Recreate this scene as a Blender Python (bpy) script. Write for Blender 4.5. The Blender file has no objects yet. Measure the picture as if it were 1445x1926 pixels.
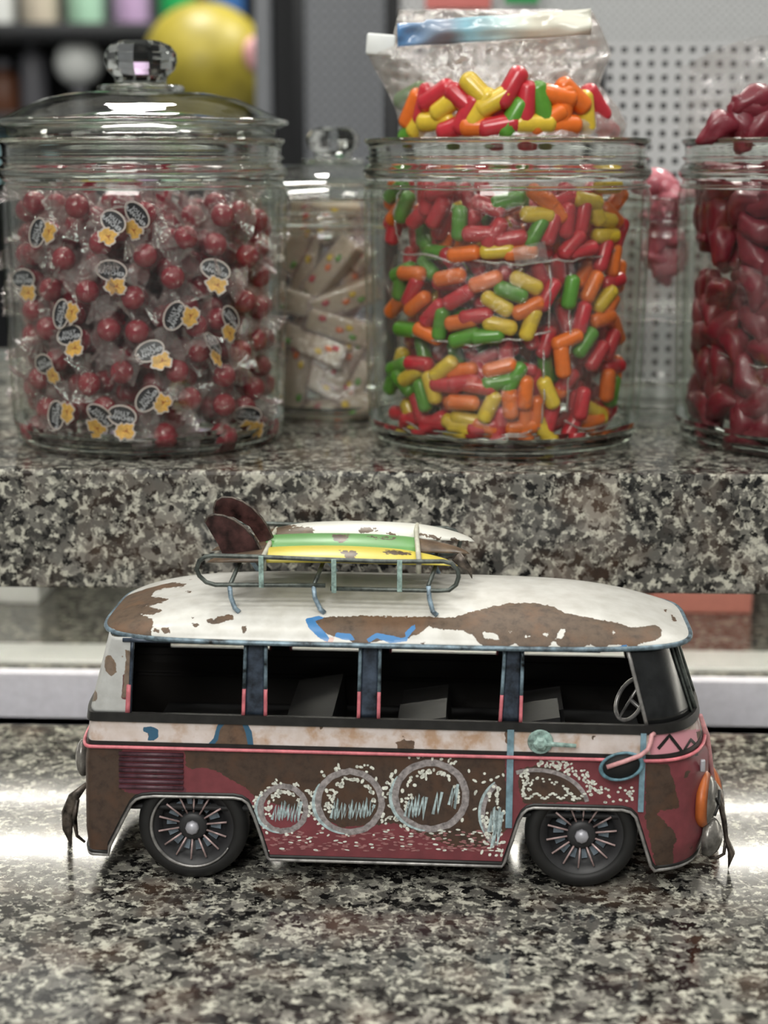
import bpy, bmesh, math, random
import numpy as np
from mathutils import Vector, Matrix, noise
from mathutils.bvhtree import BVHTree

# ------------------------------------------------------------ camera, world, lights, exposure
sc = bpy.context.scene
C = sc.collection
F = 3100.0; CX = 722.5; CY = 963.0; HC = 0.3496          # focal length in pixels of the 1445x1926 frame
PIT = math.radians(12.07); YAW = math.radians(2.2)
cam = bpy.data.cameras.new('camera'); camo = bpy.data.objects.new('camera', cam); C.objects.link(camo)
camo.location = (0, 0, HC); camo.rotation_euler = (math.radians(90) - PIT, 0, YAW)
cam.sensor_fit = 'HORIZONTAL'; cam.sensor_width = 24.0; cam.lens = 24.0 * F / 1445
cam.clip_start = 0.05; cam.clip_end = 60
cam.dof.use_dof = True; cam.dof.focus_distance = 0.83; cam.dof.aperture_fstop = 5.0; cam.dof.aperture_blades = 0
sc.camera = camo
sc.view_settings.view_transform = 'Standard'; sc.view_settings.look = 'None'
sc.view_settings.gamma = 1.0; sc.view_settings.use_curve_mapping = False
sc.view_settings.exposure = 0.22
sc.cycles.transparent_max_bounces = 40; sc.cycles.max_bounces = 12; sc.cycles.transmission_bounces = 10
sc.cycles.caustics_reflective = False; sc.cycles.sample_clamp_indirect = 4.0
w = bpy.data.worlds.new('room_air'); sc.world = w; w.use_nodes = True
w.node_tree.nodes['Background'].inputs[0].default_value = (0.82, 0.84, 0.80, 1)
w.node_tree.nodes['Background'].inputs[1].default_value = 0.20

def area(name, loc, rot, sx, sy, e, col=(1, 1, 1)):
    l = bpy.data.lights.new(name, 'AREA'); l.shape = 'RECTANGLE'; l.size = sx; l.size_y = sy; l.energy = e; l.color = col
    o = bpy.data.objects.new(name, l); C.objects.link(o); o.location = loc; o.rotation_euler = rot
    return o
# ceiling panels of the shop, all far outside the frame
for i, (x, y, e) in enumerate([(-0.9, 1.3, 7), (0.8, 1.35, 7), (-0.9, 0.2, 5), (0.9, 0.2, 5), (0.0, -0.9, 12), (-0.5, 2.5, 34), (0.9, 2.5, 34)]):
    area('ceiling_panel_lamp', (x, y, 2.1), (0, 0, 0), 0.55, 0.22, e, (1.0, 0.98, 0.92))

area('jar_fill_light', (-0.5, -1.5, 1.55), (math.radians(56), 0, math.radians(-12)), 1.1, 0.7, 34, (1.0, 0.98, 0.93))  # added fill lamp behind the camera, aimed at the jars to brighten the candies
for i, (x, y) in enumerate([(-1.6, 0.9), (-0.35, 0.75), (0.3, 0.1), (1.5, 0.8), (-1.3, -0.6), (1.2, -0.7), (0.1, 1.8), (1.8, 1.9), (-1.8, 2.0)]):
    area('ceiling_spot_lamp', (x, y, 2.05), (0, 0, 0), 0.13, 0.13, 3.0, (1.0, 0.97, 0.9))
def ray(x, y):
    fw = Vector((-math.sin(YAW) * math.cos(PIT), math.cos(YAW) * math.cos(PIT), -math.sin(PIT)))
    rt = Vector((math.cos(YAW), math.sin(YAW), 0)); up = rt.cross(fw)
    return fw + rt * ((x - CX) / F) - up * ((y - CY) / F)
CAMP = Vector((0, 0, HC))
def atz(x, y, z=0.0):
    d = ray(x, y); return CAMP + d * ((z - HC) / d.z)
def aty(x, y, Y):
    d = ray(x, y); return CAMP + d * (Y / d.y)
def proj(V):                                              # world points (n,3) -> photograph pixels
    V = np.asarray(V, float) - np.array(CAMP)
    fw = np.array((-math.sin(YAW) * math.cos(PIT), math.cos(YAW) * math.cos(PIT), -math.sin(PIT)))
    rt = np.array((math.cos(YAW), math.sin(YAW), 0)); up = np.cross(rt, fw)
    w_ = V @ fw
    return np.stack([CX + F * (V @ rt) / w_, CY - F * (V @ up) / w_], 1)

# ------------------------------------------------------------ node helpers
class NT:
    def __init__(s, name):
        s.m = bpy.data.materials.new(name); s.m.use_nodes = True; s.t = s.m.node_tree; s.t.nodes.clear()
        s.out = s.t.nodes.new('ShaderNodeOutputMaterial')
    def n(s, typ, props=None, **inp):
        nd = s.t.nodes.new('ShaderNode' + typ)
        for k, v in (props or {}).items(): setattr(nd, k, v)
        for k, v in inp.items():
            key = int(k[1:]) if k[0] == '_' and k[1:].isdigit() else k.replace('_', ' ')
            s.set(nd.inputs[key], v)
        return nd
    def set(s, sock, v):
        if hasattr(v, 'is_output') or hasattr(v, 'links'): s.t.links.new(v, sock)
        else:
            if isinstance(v, (tuple, list)) and len(v) == 3 and sock.type == 'RGBA': v = (*v, 1)
            sock.default_value = v
    def ramp(s, fac, stops, mode='LINEAR'):
        r = s.n('ValToRGB', Fac=fac); cr = r.color_ramp; cr.interpolation = mode
        while len(cr.elements) < len(stops): cr.elements.new(0.5)
        for e, (p, c) in zip(cr.elements, stops):
            e.position = p; e.color = (*c, 1) if isinstance(c, (tuple, list)) else (c, c, c, 1)
        return r.outputs[0]
    def mix(s, fac, a, b, mode='MIX'):
        m = s.n('Mix', {'data_type': 'RGBA', 'blend_type': mode})
        s.set(m.inputs[0], fac); s.set(m.inputs[6], a); s.set(m.inputs[7], b)
        return m.outputs[2]
    def math(s, op, a, b=0.0, clamp=False):
        m = s.n('Math', {'operation': op, 'use_clamp': clamp}); s.set(m.inputs[0], a); s.set(m.inputs[1], b)
        return m.outputs[0]
    def noise(s, scale, detail=3, rough=0.5, vec=None, col=False, dist=0.0):
        m = s.n('TexNoise', Scale=scale, Detail=detail, Roughness=rough, Distortion=dist)
        if vec is not None: s.set(m.inputs['Vector'], vec)
        return m.outputs['Color' if col else 'Fac']
    def obj(s): return s.n('TexCoord').outputs['Object']
    def bump(s, h, strength=0.3, dist=0.001):
        return s.n('Bump', Height=h, Strength=strength, Distance=dist).outputs[0]
    def surf(s, sh): s.t.links.new(sh, s.out.inputs[0]); return s.m
    def pbr(s, **k): return s.n('BsdfPrincipled', **k).outputs[0]

def plain(name, col, rough=0.5, metal=0.0, var=0.12, scale=150, bump=0.15, **k):
    t = NT(name); v = t.noise(scale, 4, 0.6, t.obj())
    dark = tuple(c * (1 - var * 2) for c in col); lite = tuple(min(1, c * (1 + var)) for c in col)
    return t.surf(t.pbr(Base_Color=t.ramp(v, [(0.3, dark), (0.7, lite)]), Roughness=rough, Metallic=metal,
                        Normal=t.bump(v, bump, 0.0004), **k))

def granite(name):
    t = NT(name); o = t.obj()
    nz = t.noise(160, 3, 0.6, o, col=True)
    vv = t.n('VectorMath', {'operation': 'SCALE'}); t.set(vv.inputs[0], nz); vv.inputs['Scale'].default_value = 0.0055
    va = t.n('VectorMath', {'operation': 'ADD'}); t.set(va.inputs[0], o); t.set(va.inputs[1], vv.outputs[0])
    vec = va.outputs[0]
    big = t.n('TexVoronoi', Scale=105.0, Vector=vec); sep = t.n('SeparateColor', Color=big.outputs['Color'])
    base = t.ramp(sep.outputs[0], [(0.0, (0.03, 0.03, 0.028)), (0.25, (0.05, 0.049, 0.045)), (0.55, (0.095, 0.092, 0.083)), (0.8, (0.15, 0.145, 0.13)), (1.0, (0.27, 0.26, 0.23))])
    ed = t.n('TexVoronoi', {'feature': 'DISTANCE_TO_EDGE'}, Scale=105.0, Vector=vec).outputs['Distance']
    nv = t.noise(70, 3, 0.6, o)
    vein = t.math('MULTIPLY', t.ramp(ed, [(0.02, 0.7), (0.10, 0.0)]), t.ramp(nv, [(0.46, 0.0), (0.54, 1.0)]))
    n1 = t.noise(205, 6, 0.66, vec)
    lt = t.math('MAXIMUM', vein, t.ramp(n1, [(0.525, 0.0), (0.56, 1.0)]))
    c1 = t.mix(t.math('MULTIPLY', lt, 0.8), base, t.ramp(n1, [(0.3, (0.34, 0.33, 0.28)), (0.65, (0.66, 0.65, 0.55))]))
    sm = t.n('TexVoronoi', Scale=300.0, Vector=vec); sp = t.n('SeparateColor', Color=sm.outputs['Color'])
    c2 = t.mix(t.ramp(sp.outputs[1], [(0.76, 0.0), (0.80, 0.8)]), c1, (0.11, 0.105, 0.095))
    n2 = t.noise(150, 5, 0.66, vec)
    c3 = t.mix(t.ramp(n2, [(0.535, 0.0), (0.56, 1.0)]), c2, (0.008, 0.008, 0.008))
    n3 = t.noise(26, 3, 0.5, o)
    c4 = t.mix(t.ramp(n3, [(0.52, 0.0), (0.72, 0.45)]), c3, t.mix(0.6, c3, (0.24, 0.15, 0.10)))
    return t.surf(t.pbr(Base_Color=c4, Roughness=t.ramp(n2, [(0.3, 0.11), (0.7, 0.17)]), Coat_Weight=0.2, Coat_Roughness=0.05))

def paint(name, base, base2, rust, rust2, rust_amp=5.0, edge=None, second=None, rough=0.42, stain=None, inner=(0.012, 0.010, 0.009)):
    """chipped enamel: attributes rust / edge / second hold the distance to hand-laid patch outlines"""
    t = NT(name); o = t.obj()
    nb = t.noise(120, 4, 0.55, o); col = t.ramp(nb, [(0.3, base2), (0.65, base)])
    if stain:
        ns = t.noise(70, 4, 0.6, o); col = t.mix(t.ramp(ns, [(0.50, 0.0), (0.66, 0.75)]), col, stain)
    nj = t.noise(420, 4, 0.65, o); j = t.math('MULTIPLY', t.math('SUBTRACT', nj, 0.5), rust_amp)
    A2 = lambda nm: t.math('ADD', t.n('Attribute', {'attribute_name': nm}).outputs['Fac'], t.math('MULTIPLY', j, 0.3))
    A = lambda nm: t.math('ADD', t.n('Attribute', {'attribute_name': nm}).outputs['Fac'], j)
    if second: col = t.mix(t.math('GREATER_THAN', A('second'), 0.0), col, second)
    nr = t.noise(210, 5, 0.65, o); rc = t.ramp(nr, [(0.3, rust), (0.5, rust2), (0.75, tuple(c * 1.25 for c in rust2))])
    rc = t.mix(t.ramp(t.noise(55, 4, 0.6, o), [(0.48, 0.0), (0.62, 0.6)]), rc, tuple(min(1, a * b) for a, b in zip(rust2, (1.5, 1.2, 0.95))))
    rm = t.math('GREATER_THAN', A('rust'), 0.0); col = t.mix(rm, col, rc)
    if edge: col = t.mix(t.math('GREATER_THAN', A2('edge'), 0.0), col, edge)
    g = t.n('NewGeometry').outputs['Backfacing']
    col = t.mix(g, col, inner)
    rg = t.mix(rm, (rough,) * 3, (0.55,) * 3)
    h = t.math('ADD', t.math('MULTIPLY', rm, -0.5), t.math('MULTIPLY', nr, 0.5))
    return t.surf(t.pbr(Base_Color=col, Roughness=rg, Metallic=0.0, Normal=t.bump(h, 0.35, 0.0005)))

def film(name, tint=(0.95, 0.94, 0.93), opaque=0.18, gloss=0.12, white=(0.85, 0.82, 0.8)):
    t = NT(name)
    tr = t.n('BsdfTransparent', Color=tint).outputs[0]
    df = t.n('BsdfDiffuse', Color=white).outputs[0]
    nz = t.noise(260, 3, 0.6, t.obj())
    gl = t.n('BsdfGlossy', Color=(1, 1, 1), Roughness=0.09, Normal=t.bump(nz, 0.8, 0.002)).outputs[0]
    a = t.n('MixShader', Fac=opaque, _1=tr, _2=df).outputs[0]
    lw = t.n('LayerWeight', Blend=0.35).outputs['Facing']
    f = t.math('ADD', t.math('MULTIPLY', t.math('POWER', lw, 3.0), 0.30), gloss * 0.6, True)
    b = t.n('MixShader', Fac=f, _1=a, _2=gl).outputs[0]
    return t.surf(b)

def thin_glass(name):
    t = NT(name)
    lw = t.n('LayerWeight', Blend=0.5).outputs['Facing']
    tc = t.ramp(lw, [(0.0, (0.985, 0.99, 0.985)), (0.75, (0.95, 0.965, 0.94)), (0.90, (0.72, 0.76, 0.68)), (1.0, (0.30, 0.34, 0.27))])
    tr = t.n('BsdfTransparent', Color=tc).outputs[0]
    gl = t.n('BsdfGlossy', Color=(1, 1, 1), Roughness=0.03, Normal=t.bump(t.noise(26, 2, 0.5, t.obj()), 0.25, 0.004)).outputs[0]
    fr = t.math('ADD', t.math('MULTIPLY', t.math('POWER', lw, 4.0), 0.55), 0.035, True)
    return t.surf(t.n('MixShader', Fac=fr, _1=tr, _2=gl).outputs[0])

def solid_glass(name, col=(0.97, 0.98, 0.965)):
    t = NT(name)
    return t.surf(t.n('BsdfGlass', Color=col, Roughness=0.015, IOR=1.5).outputs[0])

M = {}
M['granite'] = granite('speckled_granite')
M['glass'] = thin_glass('jar_glass'); M['lidglass'] = solid_glass('thick_glass')
M['film'] = film('clear_film', opaque=0.08); M['wrapfilm'] = film('wrapper_film', (0.92, 0.87, 0.87), 0.20, 0.26, (0.50, 0.43, 0.42))
M['snugfilm'] = film('snug_film', (0.97, 0.95, 0.95), 0.02, 0.07)
M['seamfilm'] = film('seam_film', (0.8, 0.78, 0.77), 0.2, 0.35)
M['bagfilm'] = film('bag_film', (0.98, 0.975, 0.97), 0.008, 0.045)
M['bagtop'] = film('bag_top_film', (0.95, 0.94, 0.93), 0.11, 0.16, (0.9, 0.88, 0.84))
RB = ((0.055, 0.033, 0.024), (0.12, 0.077, 0.052))
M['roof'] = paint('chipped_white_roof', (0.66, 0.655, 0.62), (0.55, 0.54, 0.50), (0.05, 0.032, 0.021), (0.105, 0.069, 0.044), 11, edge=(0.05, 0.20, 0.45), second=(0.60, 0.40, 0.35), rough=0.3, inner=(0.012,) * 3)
M['band'] = paint('stained_cream_band', (0.70, 0.63, 0.61), (0.58, 0.49, 0.44), *RB, 9, edge=(0.035, 0.11, 0.19), second=(0.62, 0.28, 0.33), stain=(0.40, 0.22, 0.10))
M['red'] = paint('chipped_maroon', (0.20, 0.045, 0.055), (0.14, 0.032, 0.04), (0.03, 0.017, 0.012), (0.058, 0.035, 0.024), 13, second=(0.12, 0.03, 0.045))
M['pillarwhite'] = paint('worn_grey_white', (0.46, 0.47, 0.46), (0.36, 0.36, 0.35), (0.09, 0.06, 0.04), (0.15, 0.11, 0.08), 6, second=(0.10, 0.03, 0.03))
M['black'] = plain('flaked_black_paint', (0.012, 0.0115, 0.011), 0.45, 0, 0.35)
M['tire'] = plain('black_rubber', (0.009, 0.009, 0.009), 0.6, 0, 0.2)
M['hub'] = plain('matte_black_hub', (0.025, 0.025, 0.027), 0.5)
M['steel'] = plain('dull_steel', (0.36, 0.35, 0.34), 0.38, 0.6, 0.3)
M['spoke'] = plain('pinkish_spoke', (0.52, 0.38, 0.37), 0.45, 0.2, 0.3)
M['fan'] = plain('slate_blue_fins', (0.20, 0.25, 0.30), 0.45, 0.3, 0.3)
M['cap'] = plain('pale_hub_cap', (0.42, 0.42, 0.46), 0.35, 0.2)
M['pink'] = plain('pink_enamel', (0.62, 0.17, 0.20), 0.45, 0, 0.2)
M['pinkpale'] = plain('pale_pink_enamel', (0.66, 0.33, 0.34), 0.45, 0, 0.2)
M['teal'] = plain('worn_teal', (0.13, 0.26, 0.32), 0.45, 0.1, 0.35, 260)
M['skyblue'] = plain('powder_blue', (0.20, 0.33, 0.40), 0.5, 0, 0.25)
M['mint'] = plain('mint_patina', (0.32, 0.46, 0.42), 0.6, 0, 0.35, 300)
M['rail'] = plain('grey_green_rail', (0.10, 0.115, 0.105), 0.42, 0.5, 0.35, 220)
M['legblue'] = plain('pale_blue_leg', (0.28, 0.38, 0.46), 0.45, 0.2, 0.35, 300)
M['gutter'] = plain('worn_blue_gutter', (0.17, 0.24, 0.29), 0.4, 0.3, 0.5, 140)
M['navy'] = plain('navy_pillar', (0.042, 0.058, 0.085), 0.35, 0.3, 0.6, 120)
M['louver'] = plain('purple_louver', (0.085, 0.036, 0.05), 0.45, 0, 0.3, 200)
M['interior'] = plain('dark_interior', (0.012, 0.012, 0.013), 0.7)
M['seat'] = plain('dark_seat', (0.014, 0.014, 0.015), 0.5)
M['ring'] = plain('mauve_grey_stroke', (0.33, 0.30, 0.30), 0.55, 0, 0.3, 400)
M['ringblue'] = plain('pale_blue_stroke', (0.46, 0.58, 0.60), 0.55, 0, 0.25, 400)
M['dot'] = plain('cream_blue_dots', (0.78, 0.80, 0.72), 0.55, 0, 0.2, 400)
M['dotred'] = plain('rosy_dashes', (0.36, 0.16, 0.16), 0.55, 0, 0.25, 400)
M['orange'] = plain('orange_rim', (0.50, 0.13, 0.03), 0.4)
M['lamp'] = plain('smoky_lens', (0.20, 0.19, 0.175), 0.25, 0.3, 0.4, 90)
M['bumper'] = plain('rusty_steel', (0.11, 0.09, 0.075), 0.42, 0.5, 0.5, 200)
M['darkglass'] = plain('scratched_dark_pane', (0.014, 0.015, 0.016), 0.22, 0.0, 0.4, 60)
def board_mat(name, col, seed):
    t = NT(name); o = t.n('VectorMath', {'operation': 'ADD'}); t.set(o.inputs[0], t.obj()); o.inputs[1].default_value = (seed, seed, 0)
    n = t.noise(42, 5, 0.6, o.outputs[0]); A = t.n('Attribute', {'attribute_name': 'rust'}).outputs['Fac']
    m = t.math('GREATER_THAN', t.math('ADD', A, t.math('MULTIPLY', t.math('SUBTRACT', t.noise(500, 3, 0.6, t.obj()), 0.5), 13.0)), 0.0)
    rc = t.ramp(t.noise(160, 4, 0.6, t.obj()), [(0.3, (0.045, 0.03, 0.02)), (0.7, (0.15, 0.10, 0.06))])
    base = t.ramp(n, [(0.35, tuple(c * 0.85 for c in col)), (0.7, col)])
    return t.surf(t.pbr(Base_Color=t.mix(m, base, rc), Roughness=0.35, Normal=t.bump(m, -0.3, 0.0004)))
M['b_yellow'] = board_mat('yellow_board', (0.66, 0.55, 0.08), 0.1)
M['b_green'] = board_mat('green_board', (0.13, 0.32, 0.10), 0.5)
M['b_white'] = board_mat('white_board', (0.70, 0.70, 0.64), 0.9)
M['fin'] = plain('oxblood_fin', (0.065, 0.028, 0.026), 0.3, 0.2, 0.45, 130)
M['strap'] = plain('cream_strap', (0.48, 0.47, 0.38), 0.6)
def candy(name, col, rough=0.28, sss=0.15):
    t = NT(name); n = t.noise(180, 3, 0.6, t.obj())
    return t.surf(t.pbr(Base_Color=t.ramp(n, [(0.3, tuple(c * 0.8 for c in col)), (0.7, col)]), Roughness=rough, Subsurface_Weight=sss,
                        Subsurface_Radius=(0.004, 0.002, 0.001), Coat_Weight=0.3, Coat_Roughness=0.12, Normal=t.bump(n, 0.12, 0.0005)))
M['c_ball'] = candy('red_ball_candy', (0.25, 0.010, 0.026), 0.17, 0.0)
M['c_red'] = candy('red_capsule', (0.55, 0.03, 0.045)); M['c_orange'] = candy('orange_capsule', (0.80, 0.17, 0.02))
M['c_yellow'] = candy('yellow_capsule', (0.74, 0.52, 0.045)); M['c_green'] = candy('green_capsule', (0.10, 0.30, 0.03))
M['c_dark'] = candy('dark_red_gummy', (0.17, 0.009, 0.022), 0.45); M['c_pink'] = candy('rose_gummy', (0.55, 0.16, 0.2), 0.3)
M['badgeblack'] = plain('printed_black', (0.012, 0.011, 0.016), 0.35); M['badgerim'] = plain('printed_cream', (0.55, 0.47, 0.44), 0.4, 0, 0.05)
M['flame'] = plain('printed_flame', (0.70, 0.40, 0.09), 0.4, 0, 0.25, 260); M['flamered'] = plain('printed_red_mark', (0.28, 0.05, 0.01), 0.4)
M['lettering'] = plain('printed_white', (0.58, 0.58, 0.62), 0.4, 0, 0.05)
M['nougat'] = candy('cream_nougat', (0.66, 0.58, 0.38), 0.5)
M['wallgrey'] = plain('grey_panel', (0.40, 0.41, 0.42), 0.5); M['peg'] = plain('perforated_grey_steel', (0.52, 0.53, 0.54), 0.45, 0, 0.05)
M['pegdark'] = plain('blue_grey_steel', (0.20, 0.21, 0.23), 0.5, 0, 0.05)
M['void'] = plain('dark_recess', (0.010, 0.011, 0.013), 0.8)
M['whiteplastic'] = plain('white_enamel_rail', (0.70, 0.70, 0.78), 0.4, 0, 0.05)

cols = {'bt_cream': (0.60, 0.53, 0.42), 'bt_green': (0.02, 0.42, 0.11), 'bt_mint': (0.42, 0.68, 0.50), 'bt_grey': (0.16, 0.16, 0.18), 'bt_lilac': (0.55, 0.38, 0.60), 'bt_brown': (0.16, 0.06, 0.03), 'bt_blue': (0.05, 0.16, 0.42), 'bt_white': (0.72, 0.74, 0.72), 'bt_cyan': (0.45, 0.72, 0.78)}
for k, c in cols.items(): M[k] = plain(k.replace('bt_', 'label_'), c, 0.4, 0, 0.06, 30)

# ------------------------------------------------------------ geometry helpers
def mk(name, V, Fc, mat, parent=None, smooth=True, mi=None, attrs=None):
    me = bpy.data.meshes.new(name)
    me.from_pydata([tuple(v) for v in V], [], [tuple(f) for f in Fc])
    for m in (mat if isinstance(mat, (list, tuple)) else [mat]): me.materials.append(M[m] if isinstance(m, str) else m)
    if smooth: me.polygons.foreach_set('use_smooth', [True] * len(me.polygons))
    if mi is not None: me.polygons.foreach_set('material_index', mi)
    for k, a in (attrs or {}).items():
        at = me.attributes.new(k, 'FLOAT', 'POINT'); at.data.foreach_set('value', np.asarray(a, np.float32))
    me.update()
    o = bpy.data.objects.new(name, me); C.objects.link(o)
    if parent: o.parent = parent
    return o
def sharp(o, ang=35):
    o.data.set_sharp_from_angle(angle=math.radians(ang)); return o
def tag(o, label=None, cat=None, group=None, kind=None):
    if label: o['label'] = label
    if cat: o['category'] = cat
    if group: o['group'] = group
    if kind: o['kind'] = kind
    return o
def empty(name, loc, rz=0.0):
    o = bpy.data.objects.new(name, None); C.objects.link(o); o.location = loc; o.rotation_euler = (0, 0, rz)
    o.empty_display_size = 0.01; return o
def cat(*parts):
    V, Fc = [], []
    for v, f in parts:
        n = len(V); V += [tuple(q) for q in v]; Fc += [tuple(i + n for i in q) for q in f]
    return V, Fc
def tube(P, r, seg=8, closed=False, flat=1.0):
    P = [Vector(p) for p in P]; n = len(P); V, Fc = [], []
    R = r if isinstance(r, (list, tuple)) else [r] * n
    T = []
    for i in range(n):
        a = P[(i - 1) % n] if closed or i else P[i]; b = P[(i + 1) % n] if closed or i < n - 1 else P[i]
        T.append((b - a).normalized())
    up = Vector((0, 0, 1)) if abs(T[0].z) < 0.9 else Vector((0, 1, 0))
    N = (up - T[0] * up.dot(T[0])).normalized()
    for i in range(n):
        N = (N - T[i] * N.dot(T[i])).normalized(); B = T[i].cross(N)
        for k in range(seg):
            a = 2 * math.pi * k / seg
            V.append(P[i] + N * (math.cos(a) * R[i]) + B * (math.sin(a) * R[i] * flat))
    for i in range(n if closed else n - 1):
        j = (i + 1) % n
        for k in range(seg):
            l = (k + 1) % seg; Fc.append((i * seg + k, i * seg + l, j * seg + l, j * seg + k))
    if not closed:
        Fc.append(tuple(range(seg))[::-1]); Fc.append(tuple((n - 1) * seg + k for k in range(seg)))
    return V, Fc
def lathe(prof, seg=48, close=False, caps=True):
    V, Fc = [], []; n = len(prof)
    for r, z in prof:
        for k in range(seg):
            a = 2 * math.pi * k / seg; V.append((r * math.cos(a), r * math.sin(a), z))
    m = n if close else n - 1
    for i in range(m):
        for k in range(seg):
            l = (k + 1) % seg; j = (i + 1) % n
            Fc.append((i * seg + k, i * seg + l, j * seg + l, j * seg + k))
    if not close and caps:
        if prof[0][0] > 1e-6: Fc.append(tuple(range(seg))[::-1])
        if prof[-1][0] > 1e-6: Fc.append(tuple((n - 1) * seg + k for k in range(seg)))
    return V, Fc
def box(x0, x1, y0, y1, z0, z1, b=0.0):
    bm = bmesh.new(); bmesh.ops.create_cube(bm, size=1)
    for v in bm.verts: v.co = Vector(((x0 + x1) / 2 + v.co.x * (x1 - x0), (y0 + y1) / 2 + v.co.y * (y1 - y0), (z0 + z1) / 2 + v.co.z * (z1 - z0)))
    if b: bmesh.ops.bevel(bm, geom=bm.edges[:], offset=b, segments=3, affect='EDGES', profile=0.5)
    bm.verts.index_update(); V = [v.co.copy() for v in bm.verts]; Fc = [[v.index for v in f.verts] for f in bm.faces]; bm.free()
    return V, Fc
def prism(pts, d0, d1, axis='y'):                          # closed 2D outline extruded
    n = len(pts); mapv = (lambda p, d: (p[0], d, p[1])) if axis == 'y' else (lambda p, d: (p[0], p[1], d))
    V = [mapv(p, d0) for p in pts] + [mapv(p, d1) for p in pts]
    Fc = [tuple(range(n)), tuple(range(2 * n - 1, n - 1, -1))] + [(i, n + i, n + (i + 1) % n, (i + 1) % n) for i in range(n)]
    return V, Fc
def xf(g, mat): return [mat @ Vector(v) for v in g[0]], g[1]
def ico(r, sub=2, sx=1, sy=1, sz=1, jit=0.0, fr=90, seed=0.0):
    bm = bmesh.new(); bmesh.ops.create_icosphere(bm, subdivisions=sub, radius=1)
    V = []
    for v in bm.verts:
        c = v.co.normalized(); k = 1 + jit * noise.noise(c * fr + Vector((seed,) * 3)) if jit else 1
        V.append(Vector((c.x * sx, c.y * sy, c.z * sz)) * r * k)
    bm.verts.index_update(); Fc = [[v.index for v in f.verts] for f in bm.faces]; bm.free(); return V, Fc
def panel(fn, nu, nv, thick, inward):                      # sheet fn(u,v) -> point, thickened along inward(u,v)
    V, Fc = [], []
    for s in (0, 1):
        for i in range(nu + 1):
            for j in range(nv + 1):
                p = Vector(fn(i / nu, j / nv)); V.append(p + (Vector(inward(i / nu, j / nv)) * thick if s else Vector()))
    idx = lambda s, i, j: s * (nu + 1) * (nv + 1) + i * (nv + 1) + j
    for i in range(nu):
        for j in range(nv):
            Fc.append((idx(0, i, j), idx(0, i + 1, j), idx(0, i + 1, j + 1), idx(0, i, j + 1)))
            Fc.append((idx(1, i, j), idx(1, i, j + 1), idx(1, i + 1, j + 1), idx(1, i + 1, j)))
    for i in range(nu):
        for j in (0, nv): Fc.append((idx(0, i, j), idx(1, i, j), idx(1, i + 1, j), idx(0, i + 1, j)) if j == 0 else (idx(0, i, j), idx(0, i + 1, j), idx(1, i + 1, j), idx(1, i, j)))
    for j in range(nv):
        for i in (0, nu): Fc.append((idx(0, i, j), idx(0, i, j + 1), idx(1, i, j + 1), idx(1, i, j)) if i == 0 else (idx(0, i, j), idx(1, i, j), idx(1, i, j + 1), idx(0, i, j + 1)))
    return V, Fc
def sdf(Q, polys):                                         # signed distance (positive inside) to a union of outlines
    Q = np.asarray(Q, float); best = np.full(len(Q), -60.0)
    for p in polys:
        p = np.asarray(p, float); d2 = np.full(len(Q), 1e9); ins = np.zeros(len(Q), bool)
        for a, b in zip(p, np.roll(p, -1, 0)):
            e = b - a; h = np.clip(((Q - a) @ e) / max(e @ e, 1e-9), 0, 1)
            d2 = np.minimum(d2, ((Q - a - h[:, None] * e) ** 2).sum(1))
            c = (a[1] > Q[:, 1]) != (b[1] > Q[:, 1])
            ins ^= c & (Q[:, 0] < (b[0] - a[0]) * (Q[:, 1] - a[1]) / (b[1] - a[1] + 1e-12) + a[0])
        best = np.maximum(best, np.where(ins, 1, -1) * np.sqrt(d2))
    return best
def arc(cx, cy, rx, ry, a0, a1, n):
    return [(cx + rx * math.cos(math.radians(a0 + (a1 - a0) * i / n)), cy + ry * math.sin(math.radians(a0 + (a1 - a0) * i / n))) for i in range(n + 1)]
def copy_tree(o, parent=None):
    c = o.copy(); C.objects.link(c); c.parent = parent
    for ch in o.children: copy_tree(ch, c)
    return c

# ------------------------------------------------------------ the setting
ZS = 0.1791; YS = 0.903; ZB = 0.1103
def slab(name, *b, mat='granite', label=None):
    o = mk(name, *box(*b), mat, smooth=False); tag(o, kind='structure', label=label); return o
slab('trim_1', -1.3, 1.3, 0.25, 0.984, -0.05, 0.0, 0.002, label='speckled grey granite counter under the toy van')
slab('trim_2', -1.3, 1.3, YS, 1.50, ZB, ZS, 0.0022, label='thick raised granite shelf carrying the jars')
slab('trim_3', -1.3, 1.3, 1.036, 1.046, -0.10, 0.0173, 0.0015, mat='whiteplastic')
slab('trim_4', -1.3, 1.3, 0.984, 1.036, -0.10, -0.08, mat='void')
slab('trim_7', -1.3, 1.3, 1.108, 1.150, 0.0, 0.0035, 0.001, mat='bt_white')
slab('trim_5', -1.3, 1.3, 1.046, 1.60, -0.03, 0.0, 0.002)
slab('trim_6', -1.3, 1.3, 1.036, 1.0375, -0.022, -0.0135, 0.0004, mat='whiteplastic')
# lamp tubes under the raised shelf
tl = NT('tube_light'); tl.surf(tl.n('Emission', Color=(1.0, 0.96, 0.84), Strength=15.0).outputs[0])
for ly, tr, lb in ((1.020, 0.0052, 'slim strip light fixed under the front of the raised granite shelf'), (1.112, 0.0026, 'thin strip light fixed under the shelf behind the brighter one')):
    sl = empty('strip_light', (0, ly, ZB))
    mk('housing', *box(-1.2, 1.2, -tr * 1.6, tr * 1.6, -0.006, 0.0), 'whiteplastic', sl)
    mk('lamp_tube', *tube([(-1.15, 0, -0.007 - tr), (1.15, 0, -0.007 - tr)], tr, 10), tl.m, sl)
    tag(sl, lb, 'lamp')
bl = NT('bright_sign'); bl.surf(bl.n('Emission', Color=(1.0, 0.99, 0.93), Strength=1.7).outputs[0])

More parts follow.
